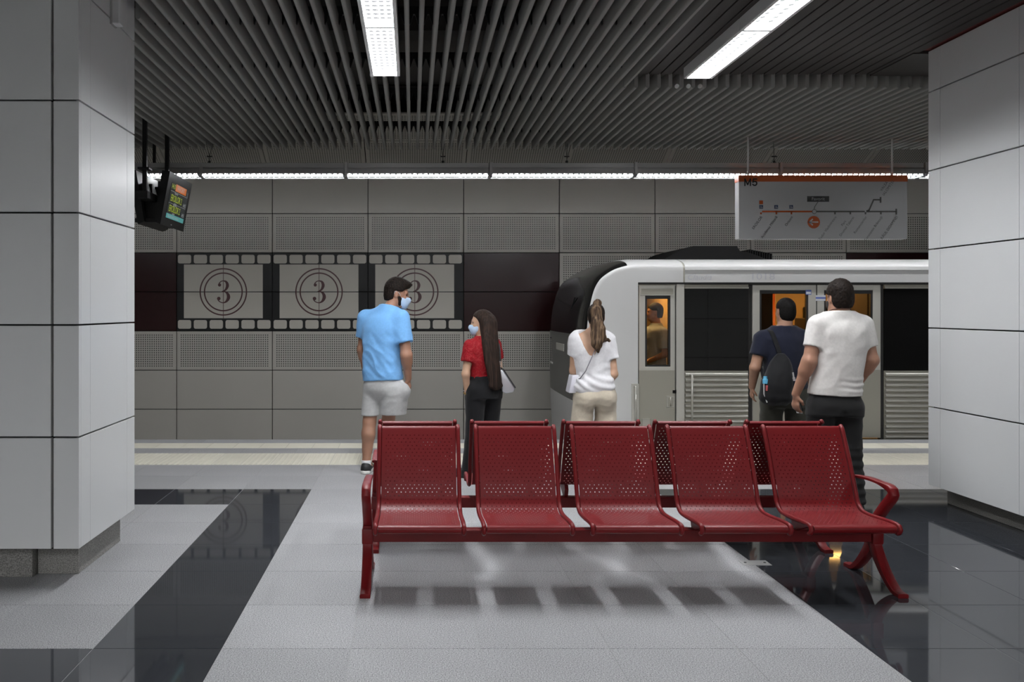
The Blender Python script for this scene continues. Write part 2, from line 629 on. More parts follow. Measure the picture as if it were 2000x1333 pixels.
XL2, YF2 = 4.16, 6.94
pr = thing('pillar', 'white panel-clad pillar standing on the dark polished floor near the train doors', 'pillar', (4.8, 6.2, 0))
zr = [0.145, 0.778, 1.411, 2.044, 2.677, 3.31, 3.645]
MB().box(XL2 + .028, 5.45, 4.9, YF2 - .028, .144, 3.645).build('core', 'joint_dark', pr)
clad(pr, 'x', XL2, [4.87, 5.02, 5.90, 6.785, YF2], zr, -1, vgap=.0015)
clad(pr, 'y', YF2, [XL2 + .03, 4.8, 5.48], zr, 1)
clad(pr, 'y', 4.87, [XL2 + .03, 4.8, 5.48], zr, -1)
clad(pr, 'x', 5.48, [4.9, 5.9, YF2 - .03], zr, 1)
MB().cbox(XL2 + .14, 5.40, 5.0, YF2 - .02, 0, .145, .004).build('plinth', 'granite_plinth', pr)

# ================================================================ LUMINAIRES
def luminaire(x0, x1, y0, y1, z, label, group, tail=''):
    """recessed louvre luminaire: white trough, glowing panel with painted louvre cells, one divider"""
    t = thing('ceiling_luminaire' + tail, label, 'light', ((x0 + x1) / 2, (y0 + y1) / 2, z), group)
    fr = .027
    f = MB()
    f.cbox(x0, x0 + fr, y0, y1, z - .012, z + .12, .005).cbox(x1 - fr, x1, y0, y1, z - .012, z + .12, .005)
    f.cbox(x0 + fr, x1 - fr, y0, y0 + .014, z - .012, z + .12, .004).cbox(x0 + fr, x1 - fr, y1 - .014, y1, z - .012, z + .12, .004)
    f.box(x0, x1, y0, y1, z + .12, z + .13)
    f.build('housing', 'lamp_white', t)
    a, b = x0 + fr, x1 - fr
    lp = MB().add([(a + .004, y0 + .02, z + .034), (b - .004, y0 + .02, z + .034), (b - .004, y1 - .02, z + .034), (a + .004, y1 - .02, z + .034)],
             [(3, 2, 1, 0)]).build('light_panel' + tail, 'lamp_painted_cells', t)
    uvl = lp.data.uv_layers.new(name='UVMap')
    for li, q in enumerate(((0, 1), (1, 1), (1, 0), (0, 0))): uvl.data[li].uv = q
    mid = (a + b) / 2
    L = MB().box(mid - .002, mid + .002, y0 + .014, y1 - .014, z + .004, z + .03)
    L.build('divider', 'louvre', t)
    return t


glum = 'louvre luminaires set between the ceiling slats'
for k in range(2):
    y1 = 7.22 - 1.24 * k
    luminaire(-.353, -.105, y1 - 1.235, y1, HS, ('bright louvre luminaire between the grey slats, ending at three slat clips', 'bright louvre luminaire between the grey slats, second from the slat clips')[k], glum)
gl2 = 'louvre luminaires in the boarded ceiling'
for k in range(2):
    y1 = 7.40 - 1.27 * k
    luminaire(2.33, 2.577, y1 - 1.265, y1, HS + .028, ('bright louvre luminaire in the dark boarded ceiling, end of its row at the slats', 'bright louvre luminaire in the dark boarded ceiling, second from the slats')[k], gl2)
# the same rows repeat along and across the station, out of the frame
for x, z in ((-5.6, HS), (6.9, HS + .028)):
    for k in range(2):
        y1 = 7.3 - 1.25 * k
        luminaire(x, x + .248, y1 - 1.24, y1, z, 'bright louvre luminaire in a row beyond the pillars', 'luminaires beyond the pillars', '_offscreen')
for x, z in ((-5.6, HS), (-2.9, HS), (-.353, HS), (2.33, HS + .028), (5.0, HS + .028)):
    for y1 in (-1.7, -5.2):
        luminaire(x, x + .248, y1 - 2.4, y1, z, 'bright louvre luminaire over the opposite half of the platform', 'luminaires over the opposite platform half', '_offscreen')
# three little sprung clips on the slat ends behind each luminaire
for x in (-.342, -.241, -.140):
    MB().tube([(x, 7.243, HS + .012), (x, 7.262, HS + .012)], .02, 12).build('slat_cap', 'lamp_white', ce, smooth=math.radians(40))
for x in (2.345, 2.447, 2.55):
    MB().tube([(x, 7.625, HS + .014), (x, 7.645, HS + .014)], .018, 12).build('slat_cap', 'lamp_white', ce, smooth=math.radians(40))

# light strip over the platform edge
LY = 10.15
LS = F / LY
zb, zt = wz(347, LS), wz(320, LS)
segs = []
for k in range(-3, 6):
    x0 = -.80 + 1.70 * k
    x1 = x0 + 1.695
    lab = {-2: 'louvred strip light over the platform edge beside the departure display', -1: 'louvred strip light between the departure display and the person in light blue',
           0: 'louvred strip light hung above the person in the light blue T-shirt', 1: 'louvred strip light hung above the dark nose of the train',
           2: 'louvred strip light above the train cab door, next to the route sign', 3: 'louvred strip light running behind the hanging route sign'}.get(k, 'louvred strip light over the platform edge, hidden beyond a white pillar')
    tail = '_offscreen' if k in (-3, 5) else ''
    s = thing('strip_light' + tail, lab, 'light', ((x0 + x1) / 2, LY, zb), 'strip lights over the platform edge')
    h = MB()
    h.cbox(x0, x1, LY - .06, LY + .06, zt - .055, zt, .004)
    h.box(x0, x1, LY - .045, LY + .045, zt - .075, zt - .055)
    h.prism([(LY - .085, zb + .034), (LY - .07, zt - .072), (LY + .07, zt - .072), (LY + .085, zb + .034)], 'x', x0, x1)
    h.build('housing', 'alu', s)
    MB().cbox(x0 + .001, x0 + .035, LY - .09, LY + .09, zb + .03, zt + .003, .003).build('joint_clip', 'alu', s)
    MB().tube([(x0 + .04, LY, zb + .024), (x1 - .01, LY, zb + .024)], .013, 10).build('tube_lamp' + tail, 'strip_glow', s, smooth=True)
    lv = MB()
    n = 26
    for i in range(n + 1):
        xx = x0 + .03 + (x1 - x0 - .04) * i / n
        lv.prism([(xx - .013, zb + .036), (xx + .013, zb + .036), (xx + .001, zb + .004), (xx - .001, zb + .004)], 'y', LY - .078, LY + .078)
    lv.box(x0, x1, LY - .080, LY - .077, zb, zb + .008)
    lv.box(x0, x1, LY + .077, LY + .080, zb, zb + .008)
    lv.build('louvre', 'louvre', s)
    segs.append((x0, x1, s))
for px in (409, 865, 1107, 1512):
    x = wx(px, LS)
    s = [q for q in segs if q[0] <= x <= q[1]][0][2]
    b = MB().tube([(x - .03, LY - .05, HS + .004), (x, LY, zt + .085)], .003, 6).tube([(x + .025, LY + .08, HS + .004), (x, LY, zt + .085)], .003, 6)
    b.tube([(x, LY, zt + .09), (x, LY, zt)], .004, 6).tube([(x - .03, LY, zt + .085), (x + .03, LY, zt + .085)], .008, 6)
    b.tube([(x, LY, zt + .035), (x, LY, zt - .002)], .016, 8)
    b.build('suspension_wire', 'cable', s)

# ================================================================ ROUTE SIGN
mat('sign_white', srgb(176, 177, 178), 0.3, spec=.5)
mat('sign_orange', srgb(176, 82, 32), 0.4)
mat('sign_black', srgb(28, 28, 28), 0.4)
mat('sign_grey', srgb(84, 84, 80), 0.4)
mat('sign_blue', srgb(44, 62, 96), 0.4)
SY = 9.88; SS = F / SY


def sx(px): return wx(px, SS)
def sz(py): return wz(py, SS)


sg = thing('route_sign', 'white hanging route map sign with an orange header band', 'sign', (sx(1607), SY, sz(467)))
MB().cbox(sx(1443), sx(1772), SY, SY + .12, sz(467), sz(343), .004).build('board', 'sign_white', sg)
MB().box(sx(1442.5), sx(1772.5), SY - .003, SY + .122, sz(355), sz(342.5)).build('header_band', 'sign_orange', sg)
for px in (1465, 1748):
    MB().tube([(sx(px), SY + .06, sz(343)), (sx(px), SY + .06, HS + .3)], .011, 10).build('rod', 'lamp_white', sg, smooth=True)
yy = SY - .005


def sline(b, pts, w_):
    for i in range(len(pts) - 1):
        a = Vector((sx(pts[i][0]), sz(pts[i][1]))); c = Vector((sx(pts[i + 1][0]), sz(pts[i + 1][1])))
        d = (c - a).normalized(); n = Vector((-d.y, d.x)) * w_ / 2
        q = [a - n - d * w_ * .3, c - n + d * w_ * .3, c + n + d * w_ * .3, a + n - d * w_ * .3]
        b.add([(p.x, yy + .001, p.y) for p in q], [(0, 1, 2, 3)])
    return b


sline(MB(), [(1454.6, 363), (1454.6, 349.6), (1460, 361), (1465.4, 349.6), (1465.4, 363)], 2.5 / SS).build('letter_m', 'sign_black', sg)
sline(MB(), [(1478, 350), (1471.4, 350), (1470.2, 356.2), (1473, 354.6), (1476, 355), (1477.8, 357.2), (1477.6, 360), (1475.6, 362.2), (1472.6, 362.4), (1469.8, 360.4)], 2.5 / SS).build('digit_5', 'sign_black', sg)
sline(MB(), [(1486, 413.5), (1588, 413.5)], 3.2 / SS).build('route_line', 'sign_orange', sg)
g = sline(MB(), [(1592, 413.5), (1750, 413.5)], 3.0 / SS)
sline(g, [(1750, 409), (1750, 418.5)], 3.2 / SS)
sline(g, [(1691, 413), (1697, 411), (1706, 390.5), (1719, 390.5)], 3.0 / SS)
sline(g, [(1719.5, 386), (1719.5, 395.5)], 3.2 / SS)
for px in (1630.5, 1660.5, 1690, 1720):
    sline(g, [(px, 413.5), (px, 418)], 3.2 / SS)
sline(g, [(1597, 395), (1591, 404), (1589.5, 410)], 1.4 / SS)
g.build('route_line', 'sign_grey', sg)
for px in (1486, 1516, 1545.5):
    sline(MB(), [(px, 414), (px, 418)], 3.2 / SS).build('station_tick', 'sign_orange', sg)
MB().disc((sx(1590), sz(413.7)), 4.6 / SS, yy - .0005).build('station_ring', 'sign_grey', sg)
MB().disc((sx(1590), sz(413.7)), 3.6 / SS, yy - .001).build('station_dot', 'sign_white', sg)
MB().disc((sx(1486), sz(413.2)), 2.2 / SS, yy - .001).build('station_dot', 'sign_white', sg)
MB().disc((sx(1690), sz(413.2)), 1.7 / SS, yy - .001).build('station_dot', 'sign_white', sg)
MB().disc((sx(1589), sz(434.4)), 12.2 / SS, yy).build('arrow_disc', 'sign_orange', sg)
g = sline(MB(), [(1581.5, 434.2), (1597, 434.2)], 2.6 / SS)
sline(g, [(1586.5, 428.6), (1580.5, 434.2), (1586.5, 439.8)], 2.6 / SS)
for i, v in enumerate(g.v): g.v[i] = (v[0], v[1] - .002, v[2])
g.build('arrow', 'sign_white', sg)
MB().rect(sx(1576), sx(1619), sz(394.5), sz(383.5), yy).build('station_plate', 'sign_black', sg)
text('lettering', 'Favorit', 9.2 / SS, 'sign_white', sg, (sx(1597.5), yy - .002, sz(389)), align='CENTER', xscale=1.0)
for px, py in ((1486.5, 404.5), (1515.7, 404.5), (1545, 404.5)):
    MB().rect(sx(px - 3.6), sx(px + 3.6), sz(py + 3.5), sz(py - 3.5), yy).build('pictogram', 'sign_blue', sg)
    b = sline(MB(), [(px - .8, py - 2.4), (px - .8, py + .4), (px + 1.4, py + .4), (px + 2.2, py + 2.2)], .7 / SS)
    b.disc((sx(px - .6), sz(py + 1.0)), 1.7 / SS, yy + .001, 16, 1.2 / SS)
    for i, v in enumerate(b.v): b.v[i] = (v[0], v[1] - .003, v[2])
    b.build('pictogram', 'sign_white', sg)
MB().rect(sx(1482.6), sx(1490), sz(399.2), sz(392), yy).build('pictogram', 'sign_orange', sg)
a60 = math.radians(55)


def station(s, px, py, m='sign_black', size=7.0, right=True):
    text('lettering', s, size / SS, m, sg, (sx(px), yy, sz(py)), rot=(PI / 2, -a60, 0), align='RIGHT' if right else 'LEFT', xscale=1.0)


station('EROILOR', 1487.5, 423, size=7.4)
station('Academia Militară', 1517, 423)
station('Orizont', 1547, 423)
station('Tudor Vladimirescu', 1632, 423, 'sign_grey')
station('Parc', 1651, 431, 'sign_grey')
station('Drumul Taberei', 1666.5, 424, 'sign_grey')
station('Romancierilor', 1691.5, 423, 'sign_grey')
station('Constantin Brâncuși', 1722, 423, 'sign_grey')
station('RÂUL DOAMNEI', 1752, 423, 'sign_grey', 7.4)
station('VALEA', 1720, 373, 'sign_grey', 7.4, False)
station('IALOMIȚEI', 1724.5, 382, 'sign_grey', 7.4, False)

# ================================================================ DEPARTURE SCREENS
mat('screen_dark', srgb(30, 33, 34), 0.25, emit=srgb(44, 50, 52), emit_s=.35)
mat('scr_yellow', (0, 0, 0, 1), 0.5, emit=srgb(196, 216, 60), emit_s=.62)
mat('scr_white', (0, 0, 0, 1), 0.5, emit=srgb(205, 210, 210), emit_s=.55)
mat('scr_orange', (0, 0, 0, 1), 0.5, emit=srgb(226, 120, 40), emit_s=.62)
mat('scr_teal', (0, 0, 0, 1), 0.5, emit=srgb(96, 178, 176), emit_s=.62)
XM = -2.82
hb = thing('departure_display', 'black two sided hanging departure display with yellow train times on its screen', 'display', (XM, 9.5, 2.5))


def monitor(side, label):
    """side +1 faces +X; hung between y 9.2 and 10.12, top tilted outwards"""
    xt, xb, zt_, zb_ = XM + side * .225, XM + side * .12, 3.04, 2.475
    th = .085
    prf = [(xb, zb_), (xt, zt_), (xt - side * th, zt_ + .012), (xb - side * th * .8, zb_ + .03)]
    t = MB().prism(prf, 'y', 9.20, 10.12).build('monitor', 'black_plastic', hb)
    MB().prism([(xt - side * th * .8, zt_ - .10), (xt - side * th * 1.6, zt_ - .12), (xb - side * th * 1.3, zb_ + .14), (xb - side * th * .7, zb_ + .08)], 'y', 9.32, 10.0).build('back_case', 'black_plastic', t)
    for k in range(4):
        MB().box(min(XM + side * .065, XM + side * .10), max(XM + side * .065, XM + side * .10), 9.30 + k * .22, 9.33 + k * .22, 2.62, 2.95).build('vent_rib', 'black_plastic', t)
    return t, xt, xb, zt_, zb_


t, xt, xb, zt_, zb_ = monitor(1, '')
ld = Vector((xt - xb, 0, zt_ - zb_)); LH = ld.length; ld.normalize()
nrm = Vector((ld.z, 0, -ld.x))


def scr(u, v, d=.003):
    """u: 0..1 across (near to far), v: 0..1 up the monitor face"""
    p = Vector((xb, 9.20 + .92 * u, zb_)) + ld * (LH * v) + nrm * d
    return tuple(p)


def srect(name, u0, u1, v0, v1, m, d=.003):
    MB().add([scr(u0, v0, d), scr(u1, v0, d), scr(u1, v1, d), scr(u0, v1, d)], [(0, 1, 2, 3)]).build(name, m, t)


srect('screen', .14, .90, .155, .835, 'screen_dark')
tilt = math.atan2(ld.x, ld.z)
srot = Matrix(((0, ld.x, nrm.x), (1, ld.y, nrm.y), (0, ld.z, nrm.z))).to_euler()


def stext(s, u, v, size, m, xs=1.0, al='LEFT'):
    text('lettering', s, size, m, t, scr(u, v, .006), rot=srot, align=al, xscale=xs)


srect('header', .33, .80, .70, .835, 'scr_orange', .004)
stext('FAVORIT', .56, .765, .075, 'scr_white', 1.0, 'CENTER')
stext('14:10', .155, .765, .075, 'scr_yellow', .85)
stext('1', .85, .72, .085, 'scr_white')
stext('EROILOR 2', .20, .545, .105, 'scr_yellow', .86)
stext('EROILOR 2', .20, .345, .105, 'scr_yellow', .86)
stext('14:15', .76, .50, .06, 'scr_white', .85)
stext('14:31', .76, .30, .06, 'scr_white', .85)
stext('Destinație', .32, .655, .032, 'scr_white')
stext('Sosește', .36, .46, .032, 'scr_white'); stext('Următorul', .34, .43, .032, 'scr_white')
stext('Sosește', .36, .262, .032, 'scr_white')
for v in (.675, .445):
    srect('divider', .15, .89, v, v + .004, 'scr_white', .004)
srect('footer', .14, .90, .155, .245, 'scr_teal', .004)
stext('Bine ați venit la metrou', .20, .20, .045, 'scr_white', 1.0)
srect('badge', .40, .44, .045, .06, 'scr_white', .004)
monitor(-1, '')
for y in (9.06, 9.88):
    MB().cbox(XM - .022, XM + .022, y - .022, y + .022, 2.72, HS + .35, .004).build('pole', 'black_plastic', hb)
    MB().cbox(XM - .06, XM + .06, y - .06, y + .06, 3.03, 3.055, .004).build('flange', 'black_plastic', hb)
MB().cbox(XM - .06, XM + .06, 8.95, 10.05, 2.72, 2.80, .005).build('cross_bar', 'black_plastic', hb)
MB().cbox(XM - .17, XM + .12, 9.25, 9.95, 2.50, 2.545, .005).build('tray', 'black_plastic', hb)
MB().prism([(XM - .10, 2.54), (XM + .06, 2.54), (XM + .10, 2.72), (XM - .14, 2.72)], 'y', 9.3, 9.34).build('web_plate', 'black_plastic', hb)
hb2 = thing('ceiling_pole', 'short black pole hanging from the slats behind the departure monitors', 'pole', (wx(301.5, F / 10.35), 10.35, 3.3))
xq = wx(301.5, F / 10.35)
MB().cbox(xq - .016, xq + .016, 10.33, 10.37, wz(322, F / 10.35), HS + .3, .003).build('pole', 'black_plastic', hb2)
MB().cbox(xq - .05, xq + .05, 10.30, 10.40, wz(322, F / 10.35) - .02, wz(322, F / 10.35), .003).build('end_plate', 'black_plastic', hb2)

# ================================================================ FILM STRIP MURAL
mu = thing('film_mural', 'film strip wall graphic with countdown circles and the numeral 3', 'mural', (COL0 + 1.5 * PW, WY, ROW0))
ym = WY - .0025


def rrect(b, x0, x1, z0, z1, y, r=.03, n=4):
    pts = []
    for cx, cz, a0 in ((x1 - r, z0 + r, -PI / 2), (x1 - r, z1 - r, 0), (x0 + r, z1 - r, PI / 2), (x0 + r, z0 + r, PI)):
        for k in range(n + 1):
            a = a0 + PI / 2 * k / n
            pts.append((cx + r * math.cos(a), y, cz + r * math.sin(a)))
    b.add(pts, [tuple(range(len(pts)))])
    return b


sp_me = {}
spm = rrect(MB(), -.107, .107, -.070, .070, 0).mesh('sprocket_window'); spm.materials.append(M('print_cream'))
fz0, fz1 = wz(622, WS), wz(517, WS)
gap = .006
frame_me = MB().rect(0, 1.274, fz0, ROW0 + PH - gap, 0).rect(0, 1.274, ROW0 + PH + gap, fz1, 0).mesh('film_frame'); frame_me.materials.append(M('print_cream'))


def three():
    """serif numeral 3 as ribbons of varying width"""
    b = MB()
    up = [(-.078, .105, .02), (-.074, .135, .016), (-.045, .166, .015), (-.005, .178, .016), (.036, .166, .032), (.058, .130, .046), (.060, .090, .048),
          (.040, .045, .036), (.008, .018, .020), (-.028, .006, .014)]
    lo = [(-.028, .004, .014), (.015, .004, .018), (.052, -.016, .034), (.076, -.058, .052), (.076, -.102, .054), (.048, -.150, .036), (.002, -.175, .018),
          (-.050, -.166, .015), (-.084, -.138, .018), (-.092, -.105, .02)]
    for path in (up, lo):
        pp = []
        for i in range(len(path) - 1):           # resample
            p0, p1, p2, p3 = path[max(0, i - 1)], path[i], path[i + 1], path[min(len(path) - 1, i + 2)]
            for k in range(4):
                t = k / 4
                pp.append(tuple(.5 * ((2 * p1[j]) + (-p0[j] + p2[j]) * t + (2 * p0[j] - 5 * p1[j] + 4 * p2[j] - p3[j]) * t * t + (-p0[j] + 3 * p1[j] - 3 * p2[j] + p3[j]) * t ** 3) for j in range(3)))
        pp.append(path[-1])
        vs = []
        for i, (x, z, w_) in enumerate(pp):
            a = pp[max(0, i - 1)]; c = pp[min(len(pp) - 1, i + 1)]
            d = Vector((c[0] - a[0], c[1] - a[1])).normalized()
            vs += [(x - d.y * w_ / 2, 0, z + d.x * w_ / 2), (x + d.y * w_ / 2, 0, z - d.x * w_ / 2)]
        b.add(vs, [(2 * i, 2 * i + 2, 2 * i + 3, 2 * i + 1) for i in range(len(pp) - 1)])
    b.disc((-.066, .112), .026, -.0006, 20)
    b.disc((-.078, -.108), .029, -.0006, 20)
    return b


th_me = three().mesh('numeral'); th_me.materials.append(M('print_wine'))
ring_me = []
for r in (.385, .315):
    me = MB().disc((0, 0), r, 0, 64, r - .022).mesh('countdown_ring'); me.materials.append(M('print_wine')); ring_me.append(me)
cr_me = MB().rect(-.005, .005, fz0, fz1, 0).mesh('cross_line'); cr_me.materials.append(M('print_wine'))
for c in range(3):
    x0 = COL0 + c * PW
    piece('film_frame', frame_me, None, mu, (x0 + .118, ym, 0))
    cx, cz = x0 + .755, wz(570.5, WS)
    for me in ring_me:
        piece('countdown_ring', me, None, mu, (cx, ym - .0012, cz))
    piece('cross_line', cr_me, None, mu, (cx, ym - .001, 0))
    piece('numeral', th_me, None, mu, (cx + .005, ym - .002, cz))
    for k in range(6):
        for py in (506.5, 634):
            piece('sprocket_window', spm, None, mu, (x0 + .128 + k * .2565, ym, wz(py, WS)))

# ================================================================ BENCHES
# profile of a seat in the depth plane (Y, Z), front lip to top of the backrest
PROF = [(4.632, .352), (4.612, .362), (4.602, .377), (4.606, .391), (4.63, .399), (4.70, .398), (4.80, .391), (4.90, .385), (4.965, .386),
        (5.01, .398), (5.045, .43), (5.068, .48), (5.10, .56), (5.14, .65), (5.185, .745), (5.225, .825), (5.238, .846), (5.253, .848), (5.262, .836)]


def resample(pts, step):
    out = []
    for i in range(len(pts) - 1):
        p0, p1, p2, p3 = [Vector(pts[j]) for j in (max(0, i - 1), i, i + 1, min(len(pts) - 1, i + 2))]
        for k in range(12):
            t = k / 12
            out.append(.5 * ((2 * p1) + (-p0 + p2) * t + (2 * p0 - 5 * p1 + 4 * p2 - p3) * t * t + (-p0 + 3 * p1 - 3 * p2 + p3) * t ** 3))
    out.append(Vector(pts[-1]))
    d = [0]
    for i in range(1, len(out)): d.append(d[-1] + (out[i] - out[i - 1]).length)
    n = max(2, int(round(d[-1] / step)))
    res = []; j = 0
    for k in range(n + 1):
        s = d[-1] * k / n
        while j < len(d) - 2 and d[j + 1] < s: j += 1
        t = (s - d[j]) / max(1e-9, d[j + 1] - d[j])
        res.append(out[j].lerp(out[j + 1], min(1, t)))
    return res, d[-1] / n


SEATW = 0.50
rows, rstep = resample(PROF, .0108)          # fine stations; a perforation row is two of them


def seat_shell(x0):
    """perforated sheet: every hole is a real hole in the sheet"""
    v = []; f = []; nr = []
    N = len(rows)

    def nrm_at(i):
        a = rows[max(0, i - 1)]; b = rows[min(N - 1, i + 1)]
        d = (b - a).normalized()
        return (0, -d.y, d.x)

    def strip(xa, xb, i0, i1):
        for i in range(i0, i1):
            o = len(v)
            for (x, r) in ((xa, i), (xb, i), (xb, i + 1), (xa, i + 1)):
                v.append((x, rows[r].x, rows[r].y)); nr.append(nrm_at(r))
            f.append((o, o + 1, o + 2, o + 3))
    xl, xr = x0 + .028, x0 + SEATW - .028
    pc = .0262
    nc = 16
    m0 = (xl + xr) / 2 - nc * pc / 2
    first, last = 10, N - 8
    last -= (last - first) % 2
    strip(xl, xr, 0, first); strip(xl, xr, last, N - 1)
    for q, i in enumerate(range(first, last, 2)):
        off = pc / 2 if q % 2 else 0
        n_here = nc - 1 if q % 2 else nc
        xa = m0 + off; xb = xa + n_here * pc
        strip(xl, xa, i, i + 2); strip(xb, xr, i, i + 2)
        for c in range(n_here):
            cx = xa + (c + .5) * pc
            ra, rm, rb = rows[i], rows[i + 1], rows[i + 2]
            o = len(v)
            nn = nrm_at(i + 1); na = nrm_at(i); nb = nrm_at(i + 2)
            outer = [(cx - pc / 2, ra, na), (cx, ra, na), (cx + pc / 2, ra, na), (cx + pc / 2, rm, nn), (cx + pc / 2, rb, nb), (cx, rb, nb), (cx - pc / 2, rb, nb), (cx - pc / 2, rm, nn)]
            for x, r, n_ in outer:
                v.append((x, r.x, r.y)); nr.append(n_)
            R = .0034
            tan = (rb - ra).normalized()
            for k in range(8):
                a = PI * 1.25 + PI / 4 * k
                p = rm + tan * (R * math.sin(a))
                v.append((cx + R * math.cos(a), p.x, p.y)); nr.append(nn)
            for k in range(8):
                k2 = (k + 1) % 8
                f.append((o + k, o + k2, o + 8 + k2, o + 8 + k))
    me = bpy.data.meshes.new('seat')
    me.from_pydata(v, [], f); me.update()
    me.shade_smooth()
    me.normals_split_custom_set_from_vertices(nr)
    return me


bench = thing('bench', 'five seat perforated red steel bench facing away from the track', 'bench', (1.2, 4.94, 0), 'back to back benches')
ORIB = ORI[bench.name]
PITCH = .584
sm0 = None
trows, _ = resample(PROF, .022)
seatme = None
for k in range(5):
    x0 = -.213 + PITCH * k
    if seatme is None:
        seatme = seat_shell(0.0)
        seatme.materials.append(M('bench_red'))
        tb = []
        for xx in (.012, SEATW - .012):
            pts = [(xx, p.x, p.y) for p in trows]
            pts.append((xx, pts[-4][1] + .004, pts[-4][2] + .012)) if False else None
            tm = MB().tube(pts, .0125, 10).mesh('side_tube'); tm.materials.append(M('bench_red')); tm.shade_smooth()
            tb.append(tm)
        brm = MB().prism([(4.70, .393), (4.97, .383), (4.985, .355), (4.96, .30), (4.915, .30), (4.74, .365)], 'x', -.012, .012).mesh('seat_bracket')
        brm.materials.append(M('bench_red'))
    s = piece('seat', seatme, None, bench, (x0, 0, 0))
    for tm in tb:
        o = bpy.data.objects.new('side_tube', tm); COL.objects.link(o); o.parent = s
    for xx in (.08, SEATW - .08):
        o = bpy.data.objects.new('seat_bracket', brm); COL.objects.link(o); o.parent = s; o.location = (xx, 0, 0)
MB().cbox(-.285, 2.675, 4.905, 4.975, .232, .302, .006).build('beam', 'bench_red', bench)


def ribbon_bar(pts, w_x, thick, xc, n_side=1):
    """flat cast bar following a path in the YZ plane, rounded edges"""
    res, _ = resample(pts, .02)
    b = MB()
    sec = []
    for k in range(12):
        a = 2 * PI * k / 12
        cx, cy = math.cos(a), math.sin(a)
        sec.append((math.copysign(abs(cx) ** .45, cx), math.copysign(abs(cy) ** .45, cy)))
    N = len(res)
    for i, p in enumerate(res):
        a = res[max(0, i - 1)]; c = res[min(N - 1, i + 1)]
        d = (c - a).normalized(); nn = Vector((-d.y, d.x))
        t = i / (N - 1)
        th = thick(t) if callable(thick) else thick
        ww = w_x(t) if callable(w_x) else w_x
        for (u, v_) in sec:
            q = p + nn * (v_ * th / 2)
            b.v.append((xc + u * ww / 2, q.x, q.y))
    for i in range(N - 1):
        for k in range(12):
            a = i * 12 + k; c = i * 12 + (k + 1) % 12
            b.f.append((a, c, c + 12, a + 12))
    b.f.append(tuple(range(12))[::-1]); b.f.append(tuple((N - 1) * 12 + k for k in range(12)))
    return b


for xc in (-.257, 2.648):
    # Y-shaped cast leg: front strut, rear strut and the hub round the beam
    b = ribbon_bar([(4.935, .33), (4.935, .25), (4.91, .19), (4.83, .10), (4.745, .035), (4.70, .014), (4.64, .010)], .058, lambda t: .085 - .057 * min(1, t * 1.15), xc)
    b2 = ribbon_bar([(4.945, .33), (4.95, .25), (4.975, .19), (5.05, .10), (5.125, .035), (5.17, .014), (5.235, .010)], .056, lambda t: .085 - .057 * min(1, t * 1.15), xc)
    b.add(b2.v, b2.f)
    b.cbox(xc - .032, xc + .032, 4.888, 4.992, .222, .312, .008)
    lg = b.build('leg', 'bench_red', bench, smooth=math.radians(40))
    for y in (4.67, 5.205):
        MB().tube([(xc, y, 0), (xc, y, .012)], .022, 12).build('foot_pad', 'foot_rubber', lg)
    # arm rest: rises forward from the hub, then sweeps back
    b = ribbon_bar([(4.945, .30), (4.90, .37), (4.82, .455), (4.755, .515), (4.735, .548), (4.76, .568), (4.84, .578), (4.97, .580), (5.12, .568)],
                   lambda t: .056 - .012 * t, lambda t: .050 if t < .45 else (.05 - .032 * min(1, (t - .45) / .2)), xc)
    b.build('armrest', 'bench_red', bench, smooth=math.radians(45))
bench2 = copy_tree(bench)
bench2.location = (2 * 1.202 - 1.2, 2 * 5.365 - 4.94, 0)
bench2.rotation_euler = (0, 0, PI)
bench2['label'] = 'five seat perforated red steel bench facing the track'

fp = thing('floor_plate', 'small metal floor plate let in at the edge of the dark floor', 'floor plate', (2.105, 5.29, 0))
MB().cbox(2.02, 2.19, 5.24, 5.34, -.004, .0025, .001).build('plate', 'alu', fp)
for x in (2.045, 2.165):
    MB().tube([(x, 5.29, .002), (x, 5.29, .005)], .008, 10).build('screw', 'rail_black', fp)

# ================================================================ TRAIN
mat('train_white', srgb(197, 197, 196), 0.3, spec=.45)
mat('train_black', srgb(20, 20, 20), 0.12, spec=.6)
mat('train_mask', srgb(62, 62, 60), 0.3)
mat('train_steel', srgb(184, 182, 174), 0.38, metal=.2)
mat('train_steel_dark', srgb(152, 149, 138), 0.4, metal=.15)
mat('train_rib', srgb(190, 188, 180), 0.28, metal=.65)
mat('train_gap', srgb(26, 25, 24), 0.6)
mat('train_roof', srgb(20, 20, 20), 0.85, spec=.1)
mat('train_seal', srgb(18, 18, 18), 0.5)
mat('window_black', srgb(17, 17, 17), 0.03, spec=.55)
mat('cab_cream', srgb(176, 150, 108), 0.6)
mat('saloon_wall', srgb(140, 112, 74), 0.5)
mat('saloon_floor', srgb(70, 60, 50), 0.6)
mat('saloon_dark', srgb(64, 46, 30), 0.6)
mat('saloon_lamp', (1, .7, .3, 1), 0.5, emit=(1.0, .62, .20, 1), emit_s=48.0)
mat('headlamp', srgb(240, 240, 235), .2)
mat('sticker_blue', srgb(86, 104, 168), .4)
mat('sticker_pale', srgb(200, 203, 210), .4)
mat('letter_pale', srgb(180, 181, 187), .3)


